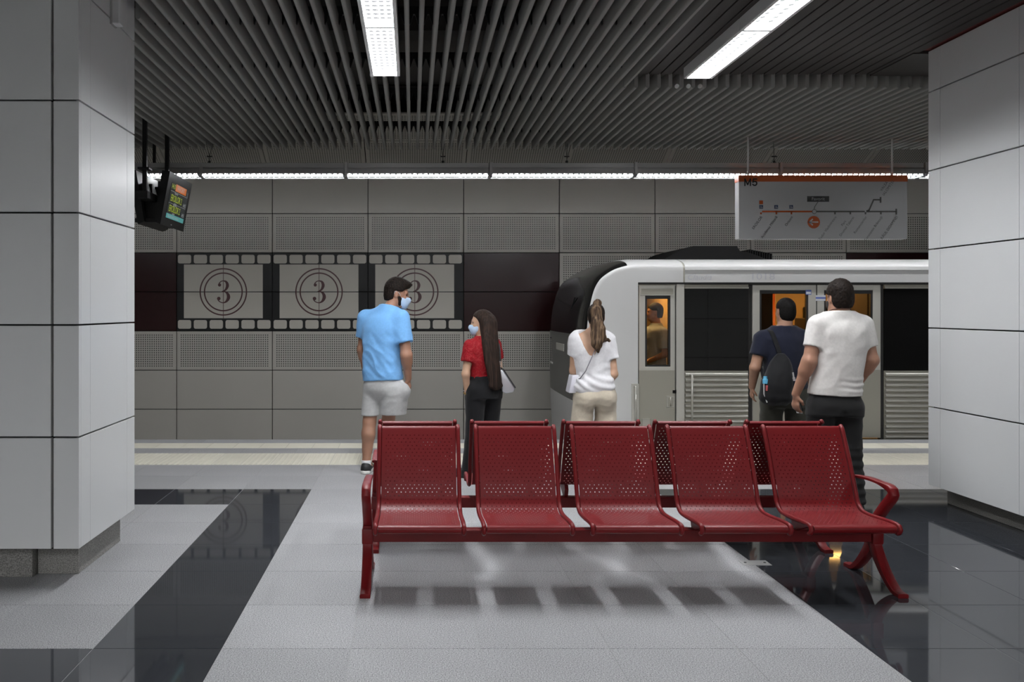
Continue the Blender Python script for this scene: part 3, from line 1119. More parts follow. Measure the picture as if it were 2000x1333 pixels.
def glass(name, tint, alpha):
    m = bpy.data.materials.new(name); m.use_nodes = True
    nt = m.node_tree
    for n in list(nt.nodes): nt.nodes.remove(n)
    out = nt.nodes.new('ShaderNodeOutputMaterial')
    tr_ = nt.nodes.new('ShaderNodeBsdfTransparent'); tr_.inputs[0].default_value = tint
    gl = nt.nodes.new('ShaderNodeBsdfGlossy'); gl.inputs['Roughness'].default_value = .03
    fr = nt.nodes.new('ShaderNodeFresnel'); fr.inputs['IOR'].default_value = 1.5
    mx = nt.nodes.new('ShaderNodeMixShader')
    nt.links.new(fr.outputs[0], mx.inputs[0]); nt.links.new(tr_.outputs[0], mx.inputs[1]); nt.links.new(gl.outputs[0], mx.inputs[2])
    nt.links.new(mx.outputs[0], out.inputs[0])
    MATS[name] = m
    return m


glass('door_glass', (.62, .60, .56, 1), 1)

TY, TA = 11.765, 1.335            # centre line and half width
TN = TY - TA                      # near side, 10.43
TS = F / TN
NE = 3.2


def tx(px): return wx(px, TS)
def tz(py): return wz(py, TS)


train = thing('metro_train', 'white and stainless steel metro train standing at the platform', 'train', (6.0, TY, -1.1))
E = [(2.20, -.95), (2.19, -.2), (2.18, .3), (2.175, .8), (2.185, 1.25), (2.21, 1.5), (2.25, 1.74), (2.30, 1.86), (2.36, 1.93), (2.45, 1.985), (2.55, 2.015), (2.64, 2.028), (2.733, 2.03)]
C = [(2.06, -.95), (2.05, -.2), (2.03, .3), (2.02, .8), (2.02, 1.25), (2.05, 1.55), (2.12, 1.80), (2.20, 1.95), (2.30, 2.04), (2.43, 2.12), (2.55, 2.17), (2.65, 2.20), (2.733, 2.21)]


def cat_rs(pts, n):
    out = []
    for i in range(len(pts) - 1):
        p0, p1, p2, p3 = [Vector(pts[j]) for j in (max(0, i - 1), i, i + 1, min(len(pts) - 1, i + 2))]
        for k in range(n):
            t = k / n
            out.append(.5 * ((2 * p1) + (-p0 + p2) * t + (2 * p0 - 5 * p1 + 4 * p2 - p3) * t * t + (-p0 + 3 * p1 - 3 * p2 + p3) * t ** 3))
    out.append(Vector(pts[-1]))
    return out


Ed, Cd = cat_rs(E, 5), cat_rs(C, 5)
TH = sorted(set([k * PI / 48 for k in range(49)] + [.02, .05, .09, PI - .02, PI - .05, PI - .09]))


def npt(i, th):
    c, s = math.cos(th), math.sin(th)
    cc = math.copysign(abs(c) ** (2 / NE), c); ss = max(0, s) ** (2 / NE)
    e, q = Ed[i], Cd[i]
    p = e + (q - e) * ss
    return (p.x, TY - TA * cc, p.y)


i_lo = min(range(len(Ed)), key=lambda i: abs(Ed[i].y - .42))
i_mid = min(range(len(Ed)), key=lambda i: abs(Ed[i].y - 1.27))
i_top = len(Ed) - 8
parts = {'white': MB(), 'black': MB(), 'mask': MB()}
TH0 = .26
NT, NI = len(TH), len(Ed)
for i in range(NI - 1):
    for j in range(NT - 1):
        tm = (TH[j] + TH[j + 1]) / 2
        front = TH0 < tm < PI - TH0
        k = 'white'
        if front and i_mid <= i < i_top: k = 'black'
        elif front and i_lo <= i < i_mid: k = 'mask'
        b = parts[k]
        b.add([npt(i, TH[j]), npt(i, TH[j + 1]), npt(i + 1, TH[j + 1]), npt(i + 1, TH[j])], [(0, 3, 2, 1)])
# flat side walls of the cab between the nose edge and the cab door
for sgn in (-1, 1):
    for i in range(NI - 1):
        a, b_ = Ed[i], Ed[i + 1]
        y = TY + sgn * TA
        q = [(a.x, y, a.y), (2.733, y, a.y), (2.733, y, b_.y), (b_.x, y, b_.y)]
        parts['white'].add(q, [(0, 1, 2, 3) if sgn < 0 else (3, 2, 1, 0)])
nose = {}
for k, nm, mt in (('white', 'cab_shell', 'train_white'), ('black', 'windscreen', 'train_black'), ('mask', 'front_mask', 'train_mask')):
    me = parts[k]
    o = me.build(nm, mt, train)
    bm = bmesh.new(); bm.from_mesh(o.data)
    bmesh.ops.remove_doubles(bm, verts=bm.verts, dist=.0005)
    bmesh.ops.recalc_face_normals(bm, faces=bm.faces) if False else None
    bm.to_mesh(o.data); bm.free()
    smooth_angle(o, 40)
    nose[k] = o
# head lamp clusters and marker bars on the mask
for sgn in (-1, 1):
    y0 = TY + sgn * .78
    MB().cbox(2.025, 2.11, y0 - .16, y0 + .16, .80, 1.16, .02).build('lamp_cluster', 'train_black', train)
    MB().cbox(2.02, 2.06, y0 - .10, y0 + .10, .775, .80, .004).build('headlamp', 'headlamp', train)
MB().cbox(2.01, 2.06, TY - .3, TY + .3, 1.0, 1.1, .01).build('front_badge', 'train_steel', train)
MB().cbox(1.75, 2.1, TY - .18, TY + .18, -.75, -.5, .02).build('coupler', 'train_roof', train)
# wiper
MB().tube([(2.03, TY - .35, 1.30), (2.08, TY - .75, 1.72)], .008, 6).build('wiper', 'train_seal', train)


def roof_section(x0, x1, name, m, z_edge=2.03, z_top=2.21, low=1.89, yin=.0):
    """cantrail and roof skin, same section as the nose"""
    th = [k * PI / 40 for k in range(41)]
    sec = [(TY - TA, low)]
    for t in th:
        c, s = math.cos(t), math.sin(t)
        sec.append((TY - TA * math.copysign(abs(c) ** (2 / NE), c), z_edge + (z_top - z_edge) * max(0, s) ** (2 / NE)))
    sec.append((TY + TA, low))
    sec += [(TY + TA - .03, low), (TY + TA - .06, z_edge - .03), (TY + TA - .2, z_top - .06), (TY - TA + .2, z_top - .06), (TY - TA + .06, z_edge - .03), (TY - TA + .03, low)]
    b = MB().prism(sec, 'x', x0, x1)
    o = b.build(name, m, train)
    smooth_angle(o, 30)
    return o


roof_section(2.733, 3.28, 'cab_roof', 'train_white')
roof_section(3.28, 3.302, 'roof_seal', 'train_steel_dark', 2.022, 2.20, 1.89)
roof_section(3.302, 15.5, 'roof', 'train_white')
# drip rail along the cantrail
MB().cbox(3.30, 15.5, TN - .012, TN + .02, 2.035, 2.05, .003).build('drip_rail', 'train_white', train)
MB().cbox(2.733, 15.5, TN + .012, TN + .05, 1.865, 1.892, .003).build('cantrail_gasket', 'train_gap', train)
# roof equipment
b = MB().prism([(3.15, 2.17), (3.45, 2.33), (3.6, 2.375), (4.15, 2.375), (4.2, 2.30), (4.28, 2.30), (4.5, 2.22), (4.6, 2.17)], 'y', TY - .75, TY + .6)
b.build('roof_unit', 'train_roof', train)
b = MB()
for k in range(14):
    b.box(4.22 + k * .03, 4.235 + k * .03, TY - .7, TY + .5, 2.2, 2.335 - .006 * abs(k - 4))
b.build('roof_grille', 'train_roof', train)
MB().cbox(7.5, 12.0, TY - .7, TY + .7, 2.2, 2.33, .02).build('roof_unit', 'train_roof', train)
# far side, floor, skirt
MB().box(2.74, 15.5, TY + TA - .05, TY + TA, -.1, 1.89).build('far_side', 'train_steel_dark', train)
MB().box(2.45, 15.5, TN + .10, TY + TA - .05, -.15, -.02).build('floor_pan', 'saloon_floor', train)
MB().box(2.733, 15.5, TN + .02, TN + .10, -.95, -.03).build('skirt', 'train_steel_dark', train)
MB().box(2.6, 15.5, TN + .12, TY + TA - .1, 2.0, 2.03).build('ceiling_lining', 'saloon_wall', train)


def framed(name, x0, x1, z0, z1, wx0, wx1, wz0, wz1, m, y0=TN + .02, t=.05, top_m=None):
    """door leaf with a window opening; frame as four bars"""
    b = MB()
    b.cbox(x0, wx0, y0, y0 + t, z0, z1, .004).cbox(wx1, x1, y0, y0 + t, z0, z1, .004)
    b.cbox(wx0 - .005, wx1 + .005, y0 + .0005, y0 + t - .0005, z0, wz0, .003).cbox(wx0 - .005, wx1 + .005, y0 + .0005, y0 + t - .0005, wz1, z1, .003)
    d = b.build(name, m, train)
    s = MB()
    g_ = .022
    s.box(wx0, wx0 + g_, y0 + .004, y0 + t, wz0, wz1).box(wx1 - g_, wx1, y0 + .004, y0 + t, wz0, wz1)
    s.box(wx0 + g_, wx1 - g_, y0 + .004, y0 + t, wz0, wz0 + g_).box(wx0 + g_, wx1 - g_, y0 + .004, y0 + t, wz1 - g_ * 2, wz1)
    s.build('window_seal', 'train_seal', d)
    MB().box(wx0 + g_ - .002, wx1 - g_ + .002, y0 + .018, y0 + .022, wz0 + g_ - .002, wz1 - 2 * g_ + .002).build('window_pane', 'door_glass', d)
    return d


# ---- cab door
cdoor = framed('cab_door', tx(1249), tx(1320), .0, 1.855, tx(1261.5), tx(1311), tz(717), tz(577), 'train_steel', TN + .03)
MB().cbox(tx(1254), tx(1316), TN + .026, TN + .032, tz(575.5), tz(564), .002).build('vent', 'train_steel_dark', cdoor)
MB().cbox(tx(1252), tx(1318), TN + .022, TN + .031, tz(577.5), tz(575.5), .002).build('drip_bar', 'train_rib', cdoor)
MB().cbox(tx(1249.5), tx(1319.5), TN + .0285, TN + .032, .0, tz(724), .001).build('kick_panel', 'train_steel_dark', cdoor)
b = MB().cbox(tx(1303), tx(1319), TN + .022, TN + .03, tz(797), tz(774), .003)
b.build('handle_recess', 'train_rib', cdoor)
MB().cbox(tx(1306), tx(1316), TN + .019, TN + .024, tz(794.5), tz(776.5), .002).build('handle_cup', 'train_steel_dark', cdoor)
MB().tube([(tx(1311), TN + .014, tz(794)), (tx(1311), TN + .014, tz(777))], .008, 8).build('handle', 'train_rib', cdoor, smooth=True)
MB().cbox(tx(1315), tx(1322), TN + .018, TN + .03, tz(769), tz(763), .002).build('lock', 'train_roof', cdoor)
MB().cbox(tx(1256), tx(1270), TN + .022, TN + .03, tz(845), tz(819), .003).build('step_recess', 'train_rib', cdoor)
MB().cbox(tx(1246), tx(1249), TN + .04, TN + .09, -.03, 1.87, .002).build('door_gap', 'train_gap', train)
MB().cbox(tx(1246), tx(1337), TN + .03, TN + .09, 1.85, 1.885, .002).build('door_header', 'train_steel_dark', train)
MB().cbox(tx(1322), tx(1337.5), TN + .012, TN + .10, -.03, 1.87, .006).build('body_post', 'train_steel', train)
MB().cbox(tx(1319.5), tx(1322.5), TN + .05, TN + .10, -.03, 1.87, .002).build('door_gap', 'train_gap', train)


def grab(px, y0, y1, m='train_rib'):
    x = tx(px)
    b = MB().tube([(x, TN + .03, tz(y0)), (x, TN - .055, tz(y0)), (x, TN - .055, tz(y1)), (x, TN + .03, tz(y1))], .013, 8)
    b.build('grab_rail', m, train, smooth=True)


grab(1239.5, 755, 826); grab(1349, 733, 822)
MB().cbox(tx(1233), tx(1247.5), TN - .012, TN + .02, tz(838), tz(750), .004).build('rail_recess', 'train_steel', train)


def window_bay(x0, x1):
    """black tinted window over a ribbed stainless panel"""
    MB().cbox(x0, x1, TN + .035, TN + .075, .815, 1.815, .003).build('window_pane', 'window_black', train)
    MB().cbox(x0, x1, TN + .02, TN + .07, 1.815, 1.835, .003).build('window_trim', 'train_rib', train)
    MB().cbox(x0, x1, TN + .035, TN + .075, 1.835, 1.868, .003).build('window_header', 'train_steel_dark', train)
    p = MB().box(x0, x1, TN + .045, TN + .09, -.03, .815).build('side_panel', 'train_steel_dark', train)
    pr_ = []
    zz = .765
    for k in range(13):
        b = MB()
        z = zz - k * .0632
        if z < -.02: break
        sec = [(TN + .05, z + .026), (TN + .028, z + .022), (TN + .016, z + .008), (TN + .014, z - .004), (TN + .022, z - .014), (TN + .034, z - .018), (TN + .05, z - .020)]
        o = b.prism(sec, 'x', x0 + .01, x1 - .01).build('rib', 'train_rib', p)
        smooth_angle(o, 50)


def doors(x0, x1, stick=False):
    xm = (x0 + x1) / 2
    MB().box(x0 - .045, x0, TN + .05, TN + .10, -.03, 1.87).build('door_gap', 'train_gap', train)
    MB().box(x1, x1 + .045, TN + .05, TN + .10, -.03, 1.87).build('door_gap', 'train_gap', train)
    MB().box(x0, x1, TN + .07, TN + .10, 1.85, 1.88).build('door_gap', 'train_gap', train)
    for a, c in ((x0, xm - .006), (xm + .006, x1)):
        d = framed('door_leaf', a, c, .0, 1.86, a + .085, c - .095, tz(716), tz(567), 'train_steel', TN + .028)
        MB().cbox(a + .002, c - .002, TN + .0265, TN + .03, .0, tz(723), .001).build('kick_panel', 'train_steel_dark', d)
    MB().box(xm - .008, xm + .008, TN + .034, TN + .07, .0, 1.86).build('door_seal', 'train_seal', train)


window_bay(3.305, 4.085)
doors(4.135, 5.69)
window_bay(5.74, 7.35)
doors(7.40, 8.95)
window_bay(9.0, 10.6)
doors(10.65, 12.2)
window_bay(12.25, 15.4)
# stickers, lettering
xs = tx(1581)
MB().rect(xs - .035, xs + .035, tz(576), tz(566.5), TN + .026).build('sticker', 'sticker_blue', train)
MB().rect(xs - .028, xs + .028, tz(574.5), tz(570), TN + .025).build('sticker', 'sticker_pale', train)
xs = tx(1608)
MB().rect(xs - .08, xs + .04, tz(588), tz(577), TN + .026).build('sticker', 'sticker_pale', train)
MB().rect(xs - .08, xs + .04, tz(584), tz(580.5), TN + .025).build('sticker', 'sticker_blue', train)
text('car_number', '1018', .115, 'letter_pale', train, (tx(1464), TN - .002, tz(541)), xscale=1.35)
text('car_name', 'Claudia', .10, 'letter_pale', train, (tx(1341), TN - .002, tz(542)), shear=.35, xscale=1.0)
# saloon and cab interior seen through the door glass
MB().box(4.0, 15.4, TY + TA - .09, TY + TA - .06, .0, 2.0).build('saloon_lining', 'saloon_wall', train)
MB().box(3.34, 3.38, TN + .1, TY + TA - .06, .0, 2.0).build('cab_bulkhead', 'cab_cream', train)
for k in range(7):
    x = 4.3 + k * 1.6
    MB().cbox(x, x + .95, TY + TA - .11, TY + TA - .085, .85, 1.6, .01).build('far_window', 'train_black', train)
for y in (TY - .62, TY + .62):
    MB().box(3.42, 15.4, y - .07, y + .07, 1.975, 1.99).build('saloon_light', 'saloon_lamp', train)
MB().box(2.80, 3.15, TY - .85, TY - .1, 1.955, 1.97).build('cab_light', 'saloon_lamp', train)
for k in range(5):
    x = 4.22 + k * 1.63
    for dx in (0.0, 1.40):
        MB().cbox(x + dx, x + dx + .04, TN + .2, TN + .65, .3, 1.85, .01).build('draught_screen', 'saloon_dark', train)
    MB().tube([(x + .72, TY, -.02), (x + .72, TY, 1.98)], .018, 10).build('grab_pole', 'sign_orange', train, smooth=True)
for k in range(3):  # dark panels added to deepen the brown seen in the door windows
    x = 4.20 + k * 3.26
    MB().cbox(x, x + .32, TN + .36, TN + .39, .15, 1.86, .01).build('added_dark_panel', 'saloon_dark', train)
    MB().cbox(x + .84, x + 1.40, TN + .9, TN + .93, .15, 1.45, .01).build('added_dark_panel', 'saloon_dark', train)
for k in range(6):
    x = 3.4 + k * 1.63
    MB().cbox(x - .3, x + .75, TY + .85, TY + TA - .09, .0, .45, .02).build('seat_row', 'saloon_dark', train)
    MB().cbox(x - .3, x + .75, TY + TA - .17, TY + TA - .09, .45, .95, .02).build('seat_back', 'sign_orange', train)
MB().box(2.62, 2.66, TN + .15, TY + TA - .1, .0, 1.05).build('driver_desk', 'train_mask', train)
# rails
for y, lb in ((TY - .717, 'steel running rail under the train, the one beside the platform'), (TY + .717, 'steel running rail under the train, the one beside the track wall')):
    ra = thing('rail', lb, 'rail', (3, y, -1.1), 'running rails under the train')
    MB().prism([(y - .06, -1.1), (y + .06, -1.1), (y + .02, -1.07), (y + .012, -1.0), (y + .034, -.98), (y + .034, -.95), (y - .034, -.95), (y - .034, -.98), (y - .012, -1.0), (y - .02, -1.07)], 'x', -9, 15.8).build('rail_profile', 'steel', ra)

# ================================================================ PEOPLE
# figures are grown as smooth distance fields and meshed, so limbs run into the trunk in one surface
def V3(*a): return np.array(a, dtype=np.float64)


class Field:
    def __init__(self, lo, hi, h=.0075):
        self.lo = np.array(lo, float); self.h = h
        self.n = np.ceil((np.array(hi, float) - self.lo) / h).astype(int) + 1
        self.D = np.full(tuple(self.n), .2, dtype=np.float32)

    def _sub(self, lo, hi):
        a = np.clip(np.floor((np.array(lo) - self.lo) / self.h).astype(int), 0, self.n)
        b = np.clip(np.ceil((np.array(hi) - self.lo) / self.h).astype(int) + 1, 0, self.n)
        if np.any(b <= a): return None
        ax = [self.lo[i] + self.h * np.arange(a[i], b[i]) for i in range(3)]
        X, Y, Z = np.meshgrid(*ax, indexing='ij')
        return tuple(slice(a[i], b[i]) for i in range(3)), np.stack([X, Y, Z], -1)

    def add(self, prim, k=.03):
        fn, lo, hi = prim
        m = k + .02
        s = self._sub(np.array(lo) - m, np.array(hi) + m)
        if s is None: return self
        sl, P = s
        d = fn(P).astype(np.float32)
        a = self.D[sl]
        if k > 0:
            h = np.clip(.5 + .5 * (a - d) / k, 0, 1)
            self.D[sl] = a * (1 - h) + d * h - k * h * (1 - h)
        else:
            self.D[sl] = np.minimum(a, d)
        return self

    def sub(self, prim, k=.01):
        fn, lo, hi = prim
        s = self._sub(np.array(lo) - k - .02, np.array(hi) + k + .02)
        if s is None: return self
        sl, P = s
        d = -fn(P).astype(np.float32)
        a = self.D[sl]
        h = np.clip(.5 - .5 * (a - d) / max(k, 1e-4), 0, 1)
        self.D[sl] = a * (1 - h) + d * h + k * h * (1 - h)
        return self

    def cut(self, fn):
        """keep where fn < 0"""
        _, P = self._sub(self.lo, self.lo + self.n * self.h)
        self.D = np.maximum(self.D, fn(P).astype(np.float32))
        return self

    def mesh(self, name):
        D = self.D
        D[0], D[-1] = .2, .2
        D[:, 0], D[:, -1] = .2, .2
        D[:, :, 0], D[:, :, -1] = .2, .2
        ins = D < 0
        cnt = np.zeros(tuple(np.array(D.shape) - 1), dtype=np.int8)
        for a in (0, 1):
            for b in (0, 1):
                for c in (0, 1):
                    cnt += ins[a:D.shape[0] - 1 + a, b:D.shape[1] - 1 + b, c:D.shape[2] - 1 + c]
        act = (cnt > 0) & (cnt < 8)
        idx = np.argwhere(act)
        acc = np.zeros((len(idx), 3)); num = np.zeros(len(idx))
        cor = [(a, b, c) for a in (0, 1) for b in (0, 1) for c in (0, 1)]
        for p in cor:
            for q in cor:
                if sum(abs(p[i] - q[i]) for i in range(3)) != 1 or p > q: continue
                da = D[idx[:, 0] + p[0], idx[:, 1] + p[1], idx[:, 2] + p[2]]
                db = D[idx[:, 0] + q[0], idx[:, 1] + q[1], idx[:, 2] + q[2]]
                x = (da < 0) != (db < 0)
                t = np.where(x, da / np.where(x, da - db, 1), 0)
                for i in range(3):
                    acc[:, i] += np.where(x, p[i] + t * (q[i] - p[i]), 0)
                num += x
        v = self.lo + self.h * (idx + acc / num[:, None])
        vid = np.full(act.shape, -1, dtype=np.int64)
        vid[act] = np.arange(len(idx))
        faces = []
        for ax in range(3):
            o = [i for i in range(3) if i != ax]
            sa = [slice(None)] * 3; sb = [slice(None)] * 3
            sa[ax] = slice(0, -1); sb[ax] = slice(1, None)
            A, B = ins[tuple(sa)], ins[tuple(sb)]
            e = np.argwhere(A != B)
            flip = A[tuple(e.T)]
            g = []
            for du, dv in ((-1, -1), (0, -1), (0, 0), (-1, 0)):
                c = e.copy(); c[:, o[0]] += du; c[:, o[1]] += dv
                g.append(vid[tuple(c.T)])
            g = np.stack(g, 1)
            if ax == 1: flip = ~flip
            g[~flip] = g[~flip][:, ::-1]
            faces.append(g)
        f = np.concatenate(faces)
        me = bpy.data.meshes.new(name)
        me.from_pydata(v.tolist(), [], f.tolist())
        me.update()
        me.shade_smooth()
        return me


def seg(a, b, ra, rb, flat=None):
    """tapered round limb; flat=(axis, factor) squashes the section along an axis"""
    a = np.array(a, float); b = np.array(b, float)
    ba = b - a; L = max(1e-9, ba @ ba)
    if flat is not None:
        fa = np.array(flat[0], float); fa /= np.linalg.norm(fa); ff = flat[1]

    def fn(P):
        q = P - a
        t = np.clip((q @ ba) / L, 0, 1)
        q = q - t[..., None] * ba
        if flat is not None:
            q = q + (q @ fa)[..., None] * fa * (ff - 1)
        return np.sqrt((q * q).sum(-1)) - (ra + (rb - ra) * t)
    r = max(ra, rb)
    return fn, np.minimum(a, b) - r, np.maximum(a, b) + r


def ell(c, r, R=None):
    c = np.array(c, float); r = np.array(r, float)
    R = np.eye(3) if R is None else R

    def fn(P):
        q = (P - c) @ R
        k0 = np.sqrt(((q / r) ** 2).sum(-1)); k1 = np.sqrt(((q / r ** 2) ** 2).sum(-1))
        return k0 * (k0 - 1) / np.maximum(k1, 1e-6)
    m = r.max()
    return fn, c - m, c + m


def yawR(yaw, pitch=0.0, roll=0.0):
    """columns: right, forward, up. yaw in degrees, clockwise from +Y; pitch up positive"""
    y, p, r = [math.radians(q) for q in (yaw, pitch, roll)]
    f = np.array([math.sin(y) * math.cos(p), math.cos(y) * math.cos(p), math.sin(p)])
    rt = np.array([math.cos(y), -math.sin(y), 0])
    up = np.cross(rt, f)
    rt2 = rt * math.cos(r) + up * math.sin(r); up2 = np.cross(rt2, f)
    return np.stack([rt2, f, up2], 1)


def stack(kn, yaw, n=2.4, grow=0.0):
    """trunk: elliptical sections. knots (z, cx, cy, rx, ry)"""
    kn = sorted(kn)
    zz = np.linspace(kn[0][0], kn[-1][0], 80)
    kz = np.array([k[0] for k in kn])

    def cr(col):
        y = np.array([k[col] for k in kn]); out = np.empty_like(zz)
        m = np.gradient(y, kz)
        for i, z in enumerate(zz):
            j = min(max(np.searchsorted(kz, z) - 1, 0), len(kz) - 2)
            h = kz[j + 1] - kz[j]; t = (z - kz[j]) / h
            out[i] = (2 * t ** 3 - 3 * t ** 2 + 1) * y[j] + (t ** 3 - 2 * t ** 2 + t) * h * m[j] + (-2 * t ** 3 + 3 * t ** 2) * y[j + 1] + (t ** 3 - t ** 2) * h * m[j + 1]
        return out
    c = [cr(i) for i in (1, 2, 3, 4)]
    Rm = yawR(yaw)

    def fn(P):
        z = P[..., 2]
        g = [np.interp(z, zz, q) for q in c]
        x = P[..., 0] - g[0]; y = P[..., 1] - g[1]
        u = x * Rm[0, 0] + y * Rm[1, 0]; v = x * Rm[0, 1] + y * Rm[1, 1]
        rx, ry = np.maximum(g[2] + grow, .005), np.maximum(g[3] + grow, .005)
        d = ((np.abs(u / rx) ** n + np.abs(v / ry) ** n) ** (1 / n) - 1) * np.minimum(rx, ry)
        return np.maximum(d, np.maximum(zz[0] - z, z - zz[-1]))
    rm = max(max(k[3], k[4]) for k in kn) + grow + .02
    lo = np.array([min(k[1] for k in kn) - rm, min(k[2] for k in kn) - rm, kn[0][0]])
    hi = np.array([max(k[1] for k in kn) + rm, max(k[2] for k in kn) + rm, kn[-1][0]])
    return fn, lo, hi


class Head:
    def __init__(self, c, yaw, pitch=0, roll=0, s=.95):
        self.c = np.array(c, float); self.R = yawR(yaw, pitch, roll); self.s = s

    def w(self, *p): return self.c + self.R @ (np.array(p, float) * self.s)

    def e(self, c, r): return ell(self.w(*c), np.array(r) * self.s, self.R)

    def sg(self, a, b, ra, rb): return seg(self.w(*a), self.w(*b), ra * self.s, rb * self.s)

    def loc(self, P): return ((P - self.c) @ self.R) / self.s

    def skin(self, f):
        f.add(self.e((0, -.012, .03), (.075, .096, .090)), .0)
        f.add(self.e((0, .022, -.036), (.062, .074, .092)), .04)
        f.add(self.e((0, .058, -.100), (.033, .033, .024)), .03)
        f.add(self.sg((.05, -.005, -.06), (.03, .05, -.098), .018, .018), .03)
        f.add(self.sg((-.05, -.005, -.06), (-.03, .05, -.098), .018, .018), .03)
        f.add(self.sg((0, .088, .004), (0, .108, -.040), .009, .013), .015)
        f.add(self.sg((-.012, .094, -.044), (.012, .094, -.044), .010, .010), .01)
        f.add(self.sg((-.036, .080, .020), (.036, .080, .020), .011, .011), .02)
        f.add(self.sg((-.034, .072, -.035), (.034, .072, -.035), .016, .016), .03)
        f.add(self.e((0, .088, -.068), (.024, .011, .009)), .012)
        for sx_ in (-1, 1):
            f.sub(self.e((sx_ * .031, .098, .002), (.016, .012, .009)), .012)
            f.add(self.e((sx_ * .078, -.008, -.010), (.010, .019, .031)), .008)
            f.sub(self.e((sx_ * .089, -.003, -.008), (.007, .010, .018)), .006)
        return f

    def hair_short(self, f, g=.014, front=.060, nape=-.085, slope=.935, vol=.0):
        f.add(self.e((0, -.014, .034 + vol / 2), (.079 + g * .7, .100 + g, .094 + g + vol)), 0)
        f.add(self.e((0, -.052, -.030), (.074 + g * .4, .056 + g * .7, .078)), .03)

        def cutf(P):
            q = self.loc(P)
            y, z = q[..., 1], q[..., 2]
            fore = np.maximum(.026 - z, slope * (y - .085) - (z - front))
            return np.maximum(nape - z, np.minimum(y + .028, fore)) * .7 * self.s
        f.cut(cutf)
        return f


def hand(f, wrist, d, out, curl=.5, s=1.0, thumb=1):
    """d: direction of the hand, out: back of the hand; five fingers with bends"""
    d = np.array(d, float); d /= np.linalg.norm(d)
    o = np.array(out, float); o -= d * (o @ d); o /= np.linalg.norm(o)
    l = np.cross(d, o)                      # along the knuckles
    wv = np.array(wrist, float)
    pc = wv + d * .055 * s
    f.add(seg(wv, wv + d * .085 * s, .026 * s, .034 * s, (o, 1.9)), .015)
    f.add(seg(wv + d * .08 * s - l * .022 * s, wv + d * .08 * s + l * .022 * s, .016 * s, .016 * s, (o, 1.2)), .012)
    lens = [.068, .078, .073, .056]
    for i, L in enumerate(lens):
        b = wv + d * .088 * s + l * (-.030 + .020 * i) * s * thumb * -1
        a = 0.0; p = b
        for k, fr in enumerate((.45, .32, .23)):
            a += curl * (.9 if k else .6)
            q = p + (d * math.cos(a) - o * math.sin(a)) * L * fr * s
            f.add(seg(p, q, (.0095 - .0008 * k) * s, (.0090 - .0010 * k) * s), .004)
            p = q
    b = wv + d * .028 * s + l * .026 * s * thumb
    q = b + (d * .6 + l * thumb * .55 - o * .45) * .038 * s
    f.add(seg(b, q, .013 * s, .011 * s), .012)
    f.add(seg(q, q + (d * .85 - o * .4) * .030 * s, .0105 * s, .009 * s), .004)
    return f


def part(name, me, m, parent, wr=None):
    o = bpy.data.objects.new(name, me)
    COL.objects.link(o)
    me.materials.append(M(m) if isinstance(m, str) else m)
    o.parent = parent
    if wr:
        nv = len(me.vertices)
        co = np.empty(nv * 3); me.vertices.foreach_get('co', co); co = co.reshape(-1, 3)
        no = np.empty(nv * 3); me.vertices.foreach_get('normal', no); no = no.reshape(-1, 3)
        amt = np.array([wr(p) for p in co])
        me.vertices.foreach_set('co', (co + no * amt[:, None]).ravel())
        me.update()
    return o


def folds(amp, sx_=9, sy_=9, sz_=5, tilt=0.0, seed=0.0, fine=.35):
    def w_(p):
        x = p[0] * sx_ + p[2] * tilt * sx_ + seed; y = p[1] * sy_ + seed * 1.7; z = p[2] * sz_ - p[0] * tilt * sz_
        n = noise.noise(Vector((x, y, z)))
        r = 1 - abs(n) * 2.2
        n2 = noise.noise(Vector((x * 2.7, y * 2.7, z * 2.4 + 9)))
        return amp * (r * .6 + n2 * fine)
    return w_


def shoe(root, ankle, yaw, m_up, m_sole, L=.27, lo=0.0):
    """ankle (x,y); toe points along yaw"""
    R = yawR(yaw); a = np.array([ankle[0], ankle[1], 0.0])
    def w(x, y, z): return a + R @ np.array([x, y, z])
    f = Field(a - [.2, .2, .0] + [0, 0, -.02], a + [.2, .2, .16], .006)
    f.add(seg(w(0, -.03, .05), w(0, L * .55, .042), .046, .040), .02)
    f.add(seg(w(0, -.015, .04), w(0, 0, .105), .044, .040), .02)
    f.add(seg(w(0, -.03, .02), w(0, L * .6, .02), .04, .042), .02)
    f.cut(lambda P: .012 - P[..., 2])
    up = part('shoe', f.mesh('shoe'), m_up, root)
    f = Field(a - [.2, .2, .02], a + [.2, .2, .1], .006)
    f.add(seg(w(0, -.035, .015), w(0, L * .60, .015), .048, .050), 0)
    f.cut(lambda P: np.maximum(.0 - P[..., 2], P[..., 2] - .034))
    part('sole', f.mesh('sole'), m_sole, up)
    return up


def mask(root, hd, loop=True):
    f = Field(hd.c - .2, hd.c + .2, .005)
    f.add(hd.e((0, .030, -.050), (.066, .090, .078)), 0)
    f.add(hd.e((0, .070, -.085), (.046, .042, .052)), .03)
    f.add(hd.sg((0, .100, -.025), (0, .112, -.045), .014, .018), .03)

    def c(P):
        q = hd.loc(P)
        return np.maximum(np.maximum(q[..., 2] + .018, -.125 - q[..., 2]), .030 - q[..., 1]) * hd.s
    f.cut(c)
    mk = part('face_mask', f.mesh('face_mask'), 'mask_blue', root)
    for s_ in (-1, 1):
        b = MB()
        pts = [hd.w(s_ * .054, .045, -.035), hd.w(s_ * .076, .020, .004), hd.w(s_ * .081, -.010, .026), hd.w(s_ * .081, -.028, .008),
               hd.w(s_ * .077, -.020, -.030), hd.w(s_ * .072, .0, -.052), hd.w(s_ * .046, .045, -.092)]
        b.tube([tuple(p) for p in pts], .0022, 6)
        me = b.mesh('ear_loop')
        part('ear_loop', me, 'mask_white', mk)
    return mk


